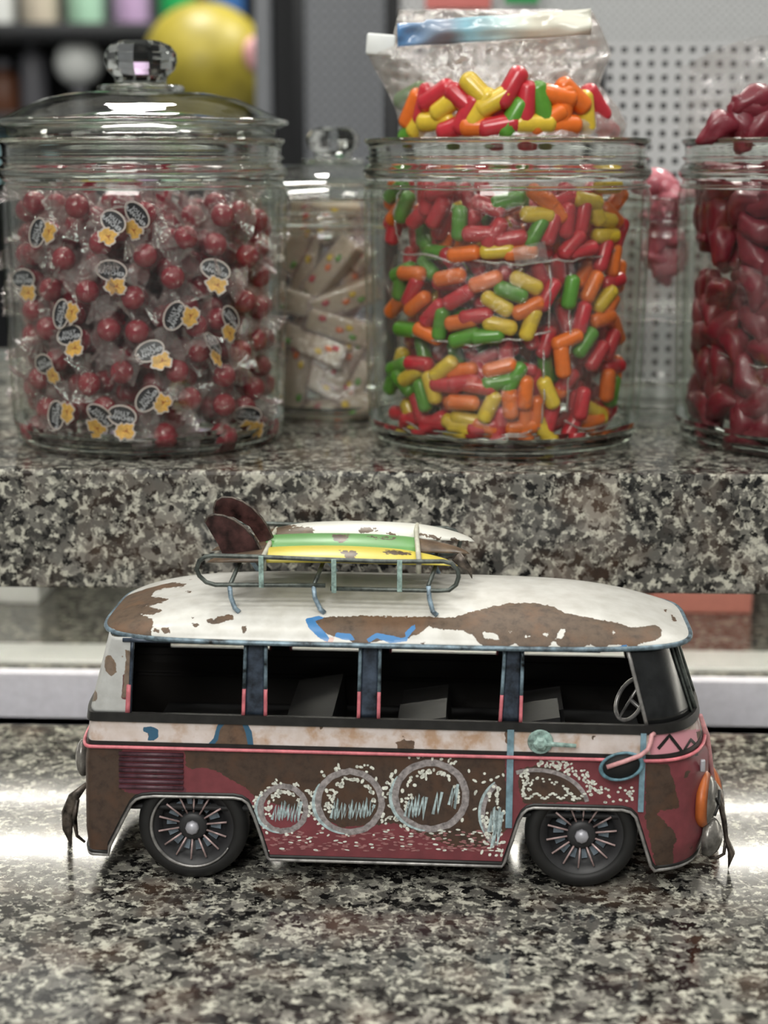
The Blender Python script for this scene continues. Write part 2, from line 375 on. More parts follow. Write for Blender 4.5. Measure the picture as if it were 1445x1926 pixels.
# floor, walls of the shop far behind
o = mk('wall_back', *box(-4, 4, 5.2, 5.25, -1, 3), 'void'); tag(o, kind='structure')
o = mk('floor', *box(-4, 4, -1.5, 5.2, -1.0, -0.95), 'wallgrey'); tag(o, kind='structure')

# ------------------------------------------------------------ perforated display panels behind the jars
def pegboard(name, x0, x1, z0, z1, Y, pitch, hole, mat, label):
    root = empty(name, ((x0 + x1) / 2, Y, z0)); ox = (x0 + x1) / 2
    V, Fc = [], []; nx = int((x1 - x0) / pitch); nz = int((z1 - z0) / pitch); s = (pitch - hole) / 2
    def q(a, b, c, d):
        n = len(V); V.extend([(a - ox, 0, b - z0), (c - ox, 0, b - z0), (c - ox, 0, d - z0), (a - ox, 0, d - z0)]); Fc.append((n, n + 1, n + 2, n + 3))
    for i in range(nx):
        for j in range(nz):
            a = x0 + i * pitch; b = z0 + j * pitch; c = a + pitch; d = b + pitch
            q(a, b, c, b + s); q(a, d - s, c, d); q(a, b + s, a + s, d - s); q(c - s, b + s, c, d - s)
            k = len(V)                                     # returned edges of the hole give the sheet its depth
            for (px, pz) in ((a + s, b + s), (c - s, b + s), (c - s, d - s), (a + s, d - s)):
                V.append((px - ox, 0, pz - z0)); V.append((px - ox, 0.003, pz - z0))
            for t_ in range(4): Fc.append((k + 2 * t_, k + (2 * t_ + 2) % 8, k + (2 * t_ + 3) % 8, k + 2 * t_ + 1))
    mk('perforated_sheet', V, Fc, mat, root, smooth=False)
    mk('backing', *box(-(x1 - x0) / 2, (x1 - x0) / 2, 0.03, 0.04, 0, z1 - z0), 'void', root)
    e = 0.012
    for a in (-(x1 - x0) / 2 - e, (x1 - x0) / 2): mk('frame_upright', *box(a, a + e, -0.004, 0.045, 0, z1 - z0), 'void' if a < 0 else mat, root)
    tag(root, label, 'display panel'); return root
PY = 1.285
a = aty(752, 300, PY); b = aty(1460, 88, PY); zt_ = b.z
pegboard('perforated_panel', a.x, a.x + 0.36, ZS + 0.001, ZS + 0.001 + 0.0102 * round((zt_ - ZS) / 0.0102), PY, 0.0102, 0.0044, 'peg', 'light grey panel of square holes standing on the shelf behind the open jars')
q_ = aty(1128, 200, PY - .004); mk('divider', *box(q_.x - a.x - .18 - .0035, q_.x - a.x - .18 + .0035, -.006, .0, 0, zt_ - ZS - .012), 'void', [o for o in C.objects if o.name.startswith('perforated_panel')][-1])
a2 = aty(752, 0, 1.75); b2 = aty(1500, 0, 1.75)
pegboard('perforated_panel', a2.x, b2.x, 0.0, 0.75, 1.75, 0.0085, 0.0026, 'peg', 'plain light grey finely perforated panel rising behind the zip bag')
a = aty(575, 300, 2.0); b = aty(741, 0, 2.0)
pegboard('perforated_panel', a.x, b.x, 0.0, 0.75, 2.0, 0.0118, 0.004, 'pegdark', 'darker blue-grey perforated panel behind the lidded jar of nougat bars')
# dark post between shelving and panels
a = aty(478, 0, 2.1); b = aty(570, 0, 2.1)
po = empty('shelf_post', ((a.x + b.x) / 2, 2.1, -0.95)); hw = (b.x - a.x) / 2
mk('upright', *box(-hw * 0.25, hw, 0, 0.05, 0, 2.1, 0.003), 'void', po); mk('slotted_face', *box(-hw, -hw * 0.3, -0.004, 0.05, 0, 2.1, 0.003), 'pegdark', po)
tag(po, 'dark upright shelving post between the bottle shelf and the perforated panels', 'post')
# shelves of bottles, far and out of focus
YB = 3.2
sh = empty('wall_shelf', (aty(220, 60, YB).x, YB, 0)); zt = aty(200, 52, YB).z
mk('shelf_board', *box(-0.5, 0.22, -0.12, 0.2, zt - 0.03, zt), 'void', sh); zt2 = aty(200, 215, YB).z
mk('shelf_board', *box(-0.5, 0.22, -0.12, 0.2, zt2 - 0.03, zt2), 'void', sh)
mk('back_board', *box(-0.5, 0.22, 0.19, 0.2, -0.9, 1.2), 'void', sh)
tag(sh, 'black wall shelf with bottles standing on two boards', 'shelf')
def bottle(px, zb, h, r, mat, capmat, label, Y=YB, grp='bottles on the black wall shelf', name='bottle'):
    p = aty(px, 100, Y); root = empty(name, (p.x, Y, zb))
    mk('body', *lathe([(r * .92, 0), (r, .006), (r, h * .62), (r * .85, h * .72), (r * .4, h * .8), (r * .4, h * .84)], 24), mat, root)
    mk('cap', *lathe([(r * .5, h * .82), (r * .5, h * .98), (r * .42, h)], 20), capmat, root)
    tag(root, label, 'bottle', grp); return root
for px, m, cm, r, lb in [(0, 'bt_white', 'bt_green', .034, 'white bottle with green cap at the end of the upper shelf'), (80, 'bt_cream', 'bt_green', .036, 'cream bottle beside the white one on the upper shelf'), (166, 'bt_mint', 'bt_green', .036, 'pale mint bottle on the upper shelf'), (252, 'bt_lilac', 'bt_white', .036, 'pale lilac bottle on the upper shelf'), (338, 'bt_green', 'bt_white', .036, 'bright green bottle over the yellow balloon'), (426, 'bt_blue', 'bt_white', .036, 'blue bottle at the post end of the upper shelf')]:
    bottle(px, zt, 0.30, r, m, cm, lb)
for px, m, r, h, lb in [(62, 'bt_grey', .026, .15, 'grey bottle beside the white ball on the lower shelf'), (5, 'bt_brown', .03, .10, 'brown jar at the end of the lower shelf')]:
    bottle(px, zt2, h, r, m, 'bt_grey', lb, grp=None)
zt3 = aty(0, 345, YB).z; mk('shelf_board', *box(-0.5, 0.22, -0.12, 0.2, zt3 - 0.03, zt3), 'void', sh)
bottle(-12, zt3, 0.13, .035, 'bt_cyan', 'bt_white', 'pale cyan bottle with white cap on the lowest bottle board', grp=None)
p = aty(148, 118, YB - 0.05)
wb = empty('white_ball', (p.x, p.y, zt2)); mk('ball', *xf(ico(0.044, 3), Matrix.Translation((0, 0, p.z - zt2))), 'bt_white', wb); mk('stand', *lathe([(0.03, 0), (0.012, 0.01), (0.012, max(.012, p.z - zt2 - 0.03))], 20), 'bt_grey', wb)
tag(wb, 'round white ball on a small stand on the lower bottle shelf', 'ball')
p = aty(387, 125, 2.6)
M['balloon'] = plain('yellow_balloon_skin', (0.36, 0.29, 0.03), 0.45, 0, 0.2, 14)
yb = empty('yellow_balloon', (p.x, p.y, p.z - 0.13))
mk('balloon_body', *xf(ico(0.095, 4, 1.02, 1, 1.0), Matrix.Translation((0, 0, 0.13))), 'balloon', yb); mk('knot', *lathe([(0.004, 0.022), (0.009, 0.03), (0.004, 0.04)], 12), 'balloon', yb)
mk('string', *tube([(0, 0, 0.024), (0.004, 0, -0.2), (0, 0, -0.6)], 0.0012, 6), 'strap', yb)
mk('printed_patch', *xf(ico(0.024, 2, 1, 0.3, 1.1), Matrix.Translation((0.082, -0.052, 0.145)) @ Matrix.Rotation(0.9, 4, 'Z')), 'pinkpale', yb)
tag(yb, 'large yellow balloon with a pink patch behind the glass lid', 'balloon')
for (x0, x1, y0, y1, Y, m, lb, nm) in [(800, 925, -60, 18, 1.70, 'pinkcard', 'red and pink card hanging on the perforated panel', 'hanging_card'), (950, 1015, -60, 6, 1.70, 'bt_green', 'green card hanging on the perforated panel', 'hanging_card')]:
    if m == 'pinkcard': M[m] = plain('pinkish_red_card', (0.75, 0.22, 0.2), 0.4, 0, 0.1, 20)
    a = aty(x0, y1, Y); b = aty(x1, y0, Y); c = empty(nm, ((a.x + b.x) / 2, Y, a.z))
    mk('card', *box(-(b.x - a.x) / 2, (b.x - a.x) / 2, 0, 0.006, 0, b.z - a.z, 0.002), m, c); mk('hook', *tube([(0, 0.06, b.z - a.z - .01), (0, -0.01, b.z - a.z - .012), (0, -0.014, b.z - a.z)], 0.0016, 6), 'steel', c)
    tag(c, lb, 'card')
# things beyond the rear ledge, seen under the raised shelf
for (x0, x1, y0, y1, Y, m, lb) in [(1225, 1420, 1050, 1170, 1.26, 'salmon', 'salmon red box standing on the rear ledge'), (-30, 70, 1040, 1156, 1.27, 'bt_white', 'white box standing on the rear ledge beside the grey one'), (90, 330, 1040, 1150, 1.34, 'greybox', 'grey-green box standing on the rear ledge'), (1425, 1520, 1040, 1176, 1.33, 'greybox', 'grey-green box beside the salmon red one')]:
    if m == 'salmon': M[m] = plain('salmon_card', (0.52, 0.20, 0.16), 0.5, 0, 0.05)
    if m == 'greybox' and m not in M: M[m] = plain('grey_green_card', (0.27, 0.28, 0.25), 0.5, 0, 0.05)
    a = aty(x0, y1, Y); b = aty(x1, y0, Y); c = empty('cardboard_box', ((a.x + b.x) / 2, Y, 0)); hx = (b.x - a.x) / 2
    mk('carton', *box(-hx, hx, 0, 0.06, 0, 0.10, 0.002), m, c); mk('lid_flap', *box(-hx - .001, hx + .001, -0.001, 0.061, 0.095, 0.102, 0.001), m, c)
    tag(c, lb, 'box')

# ------------------------------------------------------------ jars
JY = 1.012
def jar_centre(px, y=JY, z=0.10): return aty(px, 560, y).x
def build_jar(name, cx, cy, s, lid, label, R=0.0855, H=0.182):
    root = empty(name, (cx, cy, ZS + 0.0003))
    prof = [(0.0, 0.0025), (0.058, 0.0015), (0.072, 0.0), (0.0785, 0.0018), (0.0822, 0.0065), (0.0838, 0.016), (R, 0.08), (R + .0008, 0.14), (R + .001, 0.150),
            (R - .001, 0.1555), (0.0838, 0.158), (0.0862, 0.1605), (0.0868, 0.1635), (0.0850, 0.1665), (0.0830, 0.168), (0.0838, 0.1705), (0.0832, 0.174), (0.0836, 0.178), (0.0856, 0.1805), (0.0856, 0.182),
            (0.0830, 0.1826), (0.0800, 0.181), (0.0792, 0.176), (0.0790, 0.168), (0.0812, 0.160), (0.0822, 0.154), (0.0822, 0.14), (0.0812, 0.08), (0.0795, 0.022), (0.0765, 0.013), (0.070, 0.009), (0.0, 0.008)]
    prof = [(r * s, z * s) for r, z in prof]
    g = lathe(prof, 96)
    npf = len(prof) - 1; mi = []
    for q in range(npf):
        zz_ = (prof[q][1] + prof[q + 1][1]) / 2 / s; mi += [1 if zz_ < 0.0125 or zz_ > 0.157 else 0] * 96
    mi += [0] * (len(g[1]) - len(mi))
    mk('glass_body', *g, ['glass', 'lidglass'], root, mi=mi)
    for (r, z, t) in ((0.0845, 0.1625, 0.0021), (0.0838, 0.1812, 0.0014), (0.0842, 0.1712, 0.0009), (0.0852, 0.1545, 0.0013), (0.0755, 0.0048, 0.0034)):
        mk('glass_ring', *tube([(r * s * math.cos(a), r * s * math.sin(a), z * s) for a in [2 * math.pi * k / 96 for k in range(96)]], t * s, 10, True), 'lidglass', root)
    if lid:
        L = [(0.0, 0.1985), (0.03, 0.1975), (0.055, 0.194), (0.072, 0.1885), (0.0770, 0.1855), (0.0790, 0.1838), (0.0800, 0.1850), (0.0806, 0.1880), (0.0835, 0.1888), (0.0866, 0.1905), (0.0872, 0.1920),
             (0.0855, 0.1936), (0.080, 0.1955), (0.070, 0.2005), (0.058, 0.2055), (0.044, 0.2085), (0.030, 0.2095), (0.022, 0.2105), (0.0175, 0.2125), (0.0150, 0.2150), (0.0, 0.2150)]
        lo = mk('glass_lid', *lathe([(r * s, z * s) for r, z in L], 96), 'glass', root)
        mk('lid_edge_ring', *tube([(0.0862 * s * math.cos(a), 0.0862 * s * math.sin(a), 0.1918 * s) for a in [2 * math.pi * k / 96 for k in range(96)]], 0.0019 * s, 10, True), 'lidglass', lo)
        mk('lid_edge_ring', *tube([(0.024 * s * math.cos(a), 0.024 * s * math.sin(a), 0.2115 * s) for a in [2 * math.pi * k / 48 for k in range(48)]], 0.0022 * s, 10, True), 'lidglass', lo)
        K = [(0.0, 0.2152), (0.0155, 0.2152), (0.0162, 0.2185), (0.0205, 0.2225), (0.0222, 0.2275), (0.0218, 0.2320), (0.0185, 0.2365), (0.0120, 0.2392), (0.0, 0.2400)]
        k = mk('knob', *lathe([(r * s, z * s) for r, z in K], 12), 'lidglass', lo, smooth=False)
        return root, lo
    return root, None
XJ1 = aty(277, 560, JY).x; XJ2 = aty(950, 560, JY + .004).x; XJ3 = aty(1539, 560, JY + .008).x
j1, l1 = build_jar('glass_jar', XJ1, JY, 1.0, True, '')
tag(j1, 'wide glass jar full of wrapped red ball candies with its lid on', 'jar')
j2, _ = build_jar('glass_jar', XJ2, JY + .004, 1.0, False, ''); tag(j2, 'open glass jar stuffed with bags of multicoloured capsule candies', 'jar')
j3, _ = build_jar('glass_jar', XJ3, JY + .008, 1.0, False, ''); tag(j3, 'open glass jar filled with dark red candies, cut by the frame', 'jar')
s4 = 0.80; XB = aty(628, 560, 1.138).x; YB4 = 1.138
j4, l4 = build_jar('glass_jar', XB, YB4, s4, True, ''); tag(j4, 'smaller lidded glass jar of cream nougat bars behind the two big jars', 'jar')
X5 = aty(1256, 560, 1.135).x
j5, _ = build_jar('glass_jar', X5, 1.150, s4, False, ''); tag(j5, 'smaller open glass jar with a bag of rose pink candies', 'jar')

rnd = random.Random(11)
def cyl_hit(px, py, cx, cy, r):                            # camera-side wall of a jar at that place of the photograph
    d = ray(px, py); ox, oy = CAMP.x - cx, CAMP.y - cy
    a = d.x ** 2 + d.y ** 2; b = 2 * (ox * d.x + oy * d.y); c = ox * ox + oy * oy - r * r
    D = b * b - 4 * a * c
    if D < 0: return None
    return CAMP + d * ((-b - math.sqrt(D)) / (2 * a))

# ---- wrapped red ball candies
def fan(sgn, seed, L=0.0135, wd=0.0110, n=12):
    V, Fc = [], []; R_ = random.Random(seed)
    ph = [R_.uniform(-1, 1) for _ in range(n + 1)]
    for j in range(4):
        f = j / 3; 
        for i in range(n + 1):
            u = i / n - 0.5; zig = (1 if i % 2 else -1) * 0.0012 * f + ph[i] * 0.0006 * f
            V.append((sgn * (0.0068 + f * L * (1 - 0.25 * abs(u) * 2)), zig + f * f * 0.002 * math.sin(seed), u * 2 * (0.0012 + wd * f) + ph[i] * .0004 * f))
    for j in range(3):
        for i in range(n): Fc.append((j * (n + 1) + i, j * (n + 1) + i + 1, (j + 1) * (n + 1) + i + 1, (j + 1) * (n + 1) + i))
    return V, Fc
def text_mesh(s, size):
    cu = bpy.data.curves.new('lettering', 'FONT'); cu.body = s; cu.size = size; cu.align_x = 'CENTER'; cu.align_y = 'CENTER'; cu.resolution_u = 1; cu.extrude = 0.00005; cu.space_line = 0.82; cu.offset = size * 0.012
    ob = bpy.data.objects.new('lettering_src', cu); C.objects.link(ob)
    me = bpy.data.meshes.new_from_object(ob.evaluated_get(bpy.context.evaluated_depsgraph_get())); bpy.data.objects.remove(ob)
    me.materials.clear(); me.materials.append(M['lettering']); return me
def ellipse_disc(rx, rz, y0, y1, cx=0, cz=0, n=26, inner=None):
    o_ = [(cx + rx * math.cos(2 * math.pi * i / n), cz + rz * math.sin(2 * math.pi * i / n)) for i in range(n)]
    if not inner: return prism(o_, y1, y0)
    q = [(cx + inner[0] * math.cos(2 * math.pi * i / n), cz + inner[1] * math.sin(2 * math.pi * i / n)) for i in range(n)]
    V = [(x, y0, z) for x, z in o_] + [(x, y0, z) for x, z in q] + [(x, y1, z) for x, z in o_] + [(x, y1, z) for x, z in q]
    Fc = []
    for i in range(n):
        k = (i + 1) % n; Fc += [(i, k, n + k, n + i), (2 * n + i, i, n + i, 3 * n + i)[:0] or (2 * n + i, 2 * n + k, k, i), (n + i, n + k, 3 * n + k, 3 * n + i), (2 * n + k, 2 * n + i, 3 * n + i, 3 * n + k)]
    return V, Fc
txt = text_mesh('JOLLY\nRANCHER', 0.0034)
def make_candy(badge, seed):
    root = mk('wrapped_candy', *ico(0.0072, 3), 'c_ball')
    g0 = ico(0.0084, 3, 1.08, 1.0, 1.0, 0.34, 3.1, seed); g = cat(g0, fan(1, seed), fan(-1, seed + 7)); n0 = len(g0[1])
    mk('film_wrapper', *g, ['snugfilm', 'wrapfilm'], root, smooth=False, mi=[0] * n0 + [1] * (len(g[1]) - n0))
    if badge:
        b = mk('printed_badge', *ellipse_disc(0.0080, 0.0052, -0.0002, 0.0), 'badgeblack', root, smooth=False); b.location = (0, -0.0096, 0.0012)
        mk('badge_rim', *ellipse_disc(0.0090, 0.0062, -0.00025, 0.0001, inner=(0.0081, 0.0053)), 'badgerim', b, smooth=False)
        to = bpy.data.objects.new('lettering', txt); C.objects.link(to); to.parent = b; to.rotation_euler = (math.radians(90), 0, 0); to.location = (0, -0.00035, 0.0)
        n = 40; pts = [((0.0058 + 0.0008 * math.sin(3 * q + seed) + 0.0007 * math.sin(7 * q + seed * 2) + .0003 * math.sin(17 * q)) * math.cos(q), (0.0048 + 0.0009 * math.sin(4 * q + seed) + 0.0006 * math.sin(9 * q)) * math.sin(q)) for q in [2 * math.pi * i / n for i in range(n)]]
        fl = mk('flame_print', *prism([(x * 0.9, z * 0.9) for x, z in pts][::-1], -0.00045, -0.00025), 'flame', root, smooth=False); fl.location = (0.0035, -0.0097, -0.0072)
        mk('flame_outline', *prism([(x * 1.08, z * 1.08) for x, z in pts][::-1], -0.00025, -0.0001), 'badgerim', fl, smooth=False)
        mk('flame_mark', *cat(prism([(-.0022, -.0004), (.0004, .0004), (.0030, -.0012), (.0006, -.0004)][::-1], -0.0006, -0.00045), prism([(.0002, .0004), (.0012, .0022), (.0009, .0001)][::-1], -0.0006, -0.00045)), 'flamered', fl, smooth=False)
    return root
protoA = [make_candy(False, 1), make_candy(False, 2), make_candy(False, 3)]
protoB = [make_candy(True, 4), make_candy(True, 5)]
balls = [(65, 382), (145, 388), (38, 468), (120, 487), (190, 458), (350, 447), (465, 482), (325, 522), (165, 548), (460, 567), (258, 624), (368, 612), (500, 618), (90, 618), (45, 604), (452, 662), (168, 722), (357, 750), (422, 707), (310, 817), (417, 817), (490, 802), (75, 802), (112, 752), (478, 730), (520, 530), (508, 420), (250, 560), (230, 700), (205, 620)]
badges = [(64, 528, 5), (215, 512, -8), (140, 592, 75), (108, 677, 10), (283, 672, 30), (374, 660, -25), (272, 402, -40), (224, 432, -30), (402, 518, -25), (408, 600, -40), (130, 816, 85), (285, 745, 50), (196, 768, -30), (68, 745, 0), (530, 470, 80), (330, 590, 60), (95, 440, 60), (20, 390, 70), (240, 820, 0), (460, 775, 0), (150, 640, 20), (505, 735, -15)]
placed = []; used = set()
def where(px, py, x0, x1, y0, y1):
    return ('upper', 'middle', 'lower')[min(2, max(0, int(3 * (py - y0) / (y1 - y0))))] + ' ' + ('left', 'centre', 'right')[min(2, max(0, int(3 * (px - x0) / (x1 - x0))))]
def put(proto, p, rot, lab, grp):
    q = proj([p])[0]; wh = where(q[0], q[1], 10, 545, 360, 850); lab = lab + ', ' + wh + ' of the jar'; grp = grp + ', ' + wh
    first = proto.name not in used; o = proto if first else copy_tree(proto); used.add(proto.name)
    o.location = p; o.rotation_euler = rot; tag(o, lab, 'candy', grp); return o
LJ = ('red ball candy in clear twisted film', 'wrapped red ball candies')
LB = ('wrapped red candy with black badge showing', 'wrapped candies with badge outward')
for (px, py, a) in badges:
    p = cyl_hit(px, py, XJ1, JY, 0.0685)
    if p is None: continue
    p.z = max(p.z, ZS + .024)
    placed.append(p.copy()); th = math.atan2(p.x - XJ1, -(p.y - JY))
    put(protoB[len(placed) % 2], p, (rnd.uniform(-.5, .5), math.radians(-a) + rnd.uniform(-.2, .2), th * 0.8 + rnd.uniform(-.55, .55)), *LB)
for (px, py) in balls:
    p = cyl_hit(px, py, XJ1, JY, 0.0725 - 0.002)
    if p is None or any((p - q).length < 0.0125 for q in placed): continue
    placed.append(p.copy()); put(protoA[len(placed) % 3], p, (rnd.uniform(-3, 3), rnd.uniform(-3, 3), rnd.uniform(-3, 3)), *LJ)
tries = 0
while len(placed) < 250 and tries < 60000:
    tries += 1
    th = rnd.uniform(-1.75, 1.75); r = rnd.choice([0.071, 0.070, 0.054, 0.054, 0.052, 0.036, 0.02]); z = ZS + rnd.uniform(0.0185, 0.148 - 0.012 * abs(math.sin(th * 3)))
    p = Vector((XJ1 + r * math.sin(th), JY - r * math.cos(th), z))
    if r < 0.04 and z < ZS + 0.11: continue
    if any((p - q).length < (0.0168 if r > .065 else 0.0148) for q in placed): continue
    placed.append(p)
    bdg = r > 0.065 and rnd.random() < 0.07
    put((protoB if bdg else protoA)[tries % 2], p, (rnd.uniform(-.6, .6), rnd.uniform(-3, 3), th * .9 + rnd.uniform(-.6, .6)) if bdg else (rnd.uniform(-3, 3), rnd.uniform(-3, 3), rnd.uniform(-3, 3)), *(LB if bdg else LJ))

# ---- capsule candies in the middle jar
def capsule(L=0.0200, r=0.0045):
    pr = []
    for i in range(7): a = math.pi / 2 * i / 6; pr.append((r * math.sin(a), -L / 2 + r * 0.8 - r * 0.8 * math.cos(a)))
    for i in range(7): a = math.pi / 2 * i / 6; pr.append((r * math.cos(a), L / 2 - r * 0.8 + r * 0.8 * math.sin(a)))
    pr[0] = (0, pr[0][1]); pr[-1] = (0, pr[-1][1])
    return xf(lathe(pr, 14), Matrix.Rotation(math.pi / 2, 4, 'Y'))
capmesh = {}
for c in 'red orange yellow green'.split():
    o = mk('capsule_candy', *capsule(), 'c_' + c); capmesh[c] = o
firstcap = {c: True for c in capmesh}
ZB_ = {'in the bag above the jar rim': (760, 1170, 165, 250), 'in the middle bag of the open jar': (690, 1200, 470, 650), 'in the lowest bag of the open jar': (690, 1200, 680, 850), 'in the upper bag inside the open jar': (690, 1200, 350, 480), 'packed between the bags of the open jar': (690, 1200, 340, 850)}
def cap(c, p, rot, zone, sc_=1.0):
    q = proj([p])[0]; b_ = ZB_[zone]; a_ = abs((math.degrees(rot[1]) + 90) % 180 - 90)
    zone = where(q[0], q[1], *b_) + ' ' + zone; cc = c
    c0 = ('level ' if a_ < 22 else 'leaning ' if a_ < 62 else 'upright ') + c
    if firstcap[c]: o = capmesh[c]; firstcap[c] = False
    else: o = capmesh[c].copy(); C.objects.link(o)
    o.location = p; o.rotation_euler = rot; o.scale = (sc_,) * 3
    tag(o, '%s capsule candy, %s' % (c0, zone), 'candy', '%s capsule candies %s' % (c0, zone)); return o
Y, O, R_, G = 'yellow', 'orange', 'red', 'green'
CJY = JY + .004
# px, py, angle in the picture, colour
mid = [(992, 533, -25, Y), (935, 572, -30, Y), (940, 613, -12, Y), (962, 550, -20, G), (996, 580, 25, O), (870, 478, 8, O), (935, 472, 5, Y), (842, 522, 12, O), (860, 560, 30, R_), (845, 535, 0, R_), (780, 572, 35, O), (738, 574, 40, O), (722, 535, 80, G), (728, 512, 20, G), (768, 515, 0, O), (800, 628, -20, O), (865, 606, 12, O), (872, 636, 18, G), (915, 633, 5, G), (825, 610, 80, G), (760, 620, 0, G), (770, 548, 60, R_), (1035, 555, 60, R_), (1000, 610, 70, Y), (815, 590, 45, R_), (893, 596, 10, R_), (912, 530, 20, O), (700, 590, 50, R_),
       (1145, 563, 40, Y), (1078, 550, 80, G), (1107, 645, 50, G), (1062, 680, -82, O), (1072, 640, 20, O), (1140, 600, 10, O), (1120, 540, 60, O), (1160, 530, 10, R_), (1165, 620, -60, O), (1100, 600, 75, R_), (1175, 580, 50, O), (1130, 670, 50, R_), (1180, 650, 60, R_), (1150, 725, 85, O), (1172, 740, 75, G), (1137, 775, -25, Y), (1130, 805, 10, O), (1165, 800, 30, O), (1135, 835, 8, Y), (1180, 780, 60, R_), (1160, 690, 0, R_), (1185, 830, 40, R_), (1100, 760, 80, R_), (1095, 805, 60, R_), (1190, 700, 80, O)]
low = [(718, 690, 20, G), (728, 722, -35, G), (706, 715, 60, G), (752, 690, 70, Y), (768, 706, 30, Y), (782, 685, 0, R_), (790, 745, -72, G), (808, 730, -70, Y), (830, 695, 40, Y), (770, 770, -70, R_), (752, 782, -65, Y), (835, 725, 0, R_), (870, 722, 8, R_), (900, 728, -10, R_), (868, 758, 0, O), (940, 693, 15, O), (868, 700, 10, O), (968, 712, 60, G), (938, 720, 10, G), (920, 767, 65, Y), (870, 792, -10, Y), (850, 815, -20, Y), (800, 800, 30, R_), (735, 820, 0, R_), (720, 780, 80, R_), (960, 758, -85, O), (990, 740, 88, O), (1018, 780, 88, O), (992, 800, 88, O), (1035, 740, -65, Y), (940, 800, 80, R_), (905, 820, 10, R_), (915, 838, -15, O), (985, 842, 5, O), (1027, 838, -60, Y), (1045, 790, 75, R_), (760, 830, 10, R_), (800, 826, 0, R_), (860, 838, 0, Y), (890, 740, 60, R_)]
topi = [(1013, 404, -3, Y), (1140, 412, -10, Y), (1145, 443, 0, Y), (1110, 378, -10, Y), (1120, 395, -60, Y), (1022, 372, -35, O), (1045, 392, -50, O), (955, 378, 15, G), (918, 388, -20, R_), (1010, 438, 60, G), (1070, 415, 85, R_), (1060, 380, 20, R_), (1100, 410, 80, R_), (1165, 380, 40, O), (1180, 405, -35, O), (1170, 440, 60, R_), (1190, 450, 80, R_), (862, 420, 88, G), (880, 425, 50, R_), (900, 440, 0, R_), (930, 440, 60, R_), (960, 450, 10, R_), (740, 360, 30, G), (755, 390, 60, G), (715, 365, 70, O), (730, 400, 40, O), (800, 375, 80, R_), (825, 360, 20, R_), (785, 405, 40, R_), (710, 430, 70, R_), (745, 420, 10, R_), (820, 400, 60, R_), (1040, 430, 70, R_), (1150, 350, 0, Y), (1100, 470, 10, R_), (1140, 480, 70, R_), (1185, 490, 80, O), (1080, 460, 45, R_), (980, 475, 5, O), (1195, 520, 80, O)]
top = [(800, 197, 75, R_), (822, 180, 30, R_), (845, 196, 35, Y), (822, 228, 3, Y), (795, 225, 50, Y), (775, 180, 20, G), (768, 240, 40, G), (872, 190, -40, R_), (880, 215, 60, R_), (900, 172, -45, Y), (905, 205, 60, Y), (932, 190, 30, Y), (940, 205, 28, R_), (962, 165, 60, R_), (990, 195, 85, R_), (1018, 195, -75, G), (966, 222, 60, G), (1005, 232, 0, Y), (1045, 180, -10, O), (1060, 200, 80, O), (1055, 235, 0, O), (1078, 180, -40, O), (1100, 212, -82, Y), (1085, 215, 80, R_), (1125, 225, -40, R_), (1150, 235, -30, R_), (905, 238, 0, O), (940, 236, 10, R_), (765, 205, 60, O), (860, 238, 20, R_), (1120, 195, -50, R_), (1030, 225, 30, O), (985, 232, 30, R_)]
zones = [(mid, 'in the middle bag of the open jar', 0.0715), (low, 'in the lowest bag of the open jar', 0.0715), (topi, 'in the upper bag inside the open jar', 0.0710), (top, 'in the bag above the jar rim', 0.058)]
pl = []
for lst, zn, rr in zones:
    for (px, py, a, c) in lst:
        p = cyl_hit(px, py, XJ2, CJY, rr)
        if p is None: p = cyl_hit(950 + (px - 950) * .93, py, XJ2, CJY, rr + 0.003)
        if p is None: continue
        for _ in range(6):                                  # settle back until it no longer sits in a neighbour
            if all((p - q).length > 0.0078 for q in pl): break
            p = p + Vector((0, 0.0035, 0))
        p.z = max(p.z, ZS + .0180); lim = 0.0640 if p.z < ZS + .03 else 0.0690
        if zn[7:11] != 'bag ' or 'above' not in zn:
            dx, dy = p.x - XJ2, p.y - CJY; rr_ = math.hypot(dx, dy)
            if rr_ > lim: p.x, p.y = XJ2 + dx * lim / rr_, CJY + dy * lim / rr_
        pl.append(p.copy()); th = math.asin(max(-1, min(1, (p.x - XJ2) / 0.08)))
        cap(c, p, (0, -math.radians(a), th * 0.9), zn, 1.3 if lst is top else 1.04)
tries = 0; nfill = 0
while nfill < 150 and tries < 40000:
    tries += 1; th = rnd.uniform(-1.6, 1.6); r = rnd.choice([0.060, 0.055, 0.050]); z = ZS + rnd.uniform(0.0165, 0.152)
    p = Vector((XJ2 + r * math.sin(th), CJY - r * math.cos(th), z))
    if any((p - q).length < 0.0102 for q in pl): continue
    pl.append(p); nfill += 1
    cap(rnd.choice([R_, R_, R_, R_, R_, O, O, G]), p, (rnd.uniform(-.4, .4), rnd.uniform(-3, 3), th + rnd.uniform(-.3, .3)), 'packed between the bags of the open jar')
for i in range(34):                                         # back of the heap standing above the rim
    th = rnd.uniform(-1.4, 1.4); r = rnd.uniform(0.0, 0.046); p = Vector((XJ2 + .002 + r * 1.15 * math.sin(th * 1.1), CJY - r * math.cos(th), ZS + rnd.uniform(0.184, 0.203)))
    if any((p - q).length < 0.0092 for q in pl): continue
    pl.append(p); cap(rnd.choice([R_, R_, O, Y, G]), p, (rnd.uniform(-.4, .4), rnd.uniform(-3, 3), rnd.uniform(-3, 3)), 'in the bag above the jar rim')

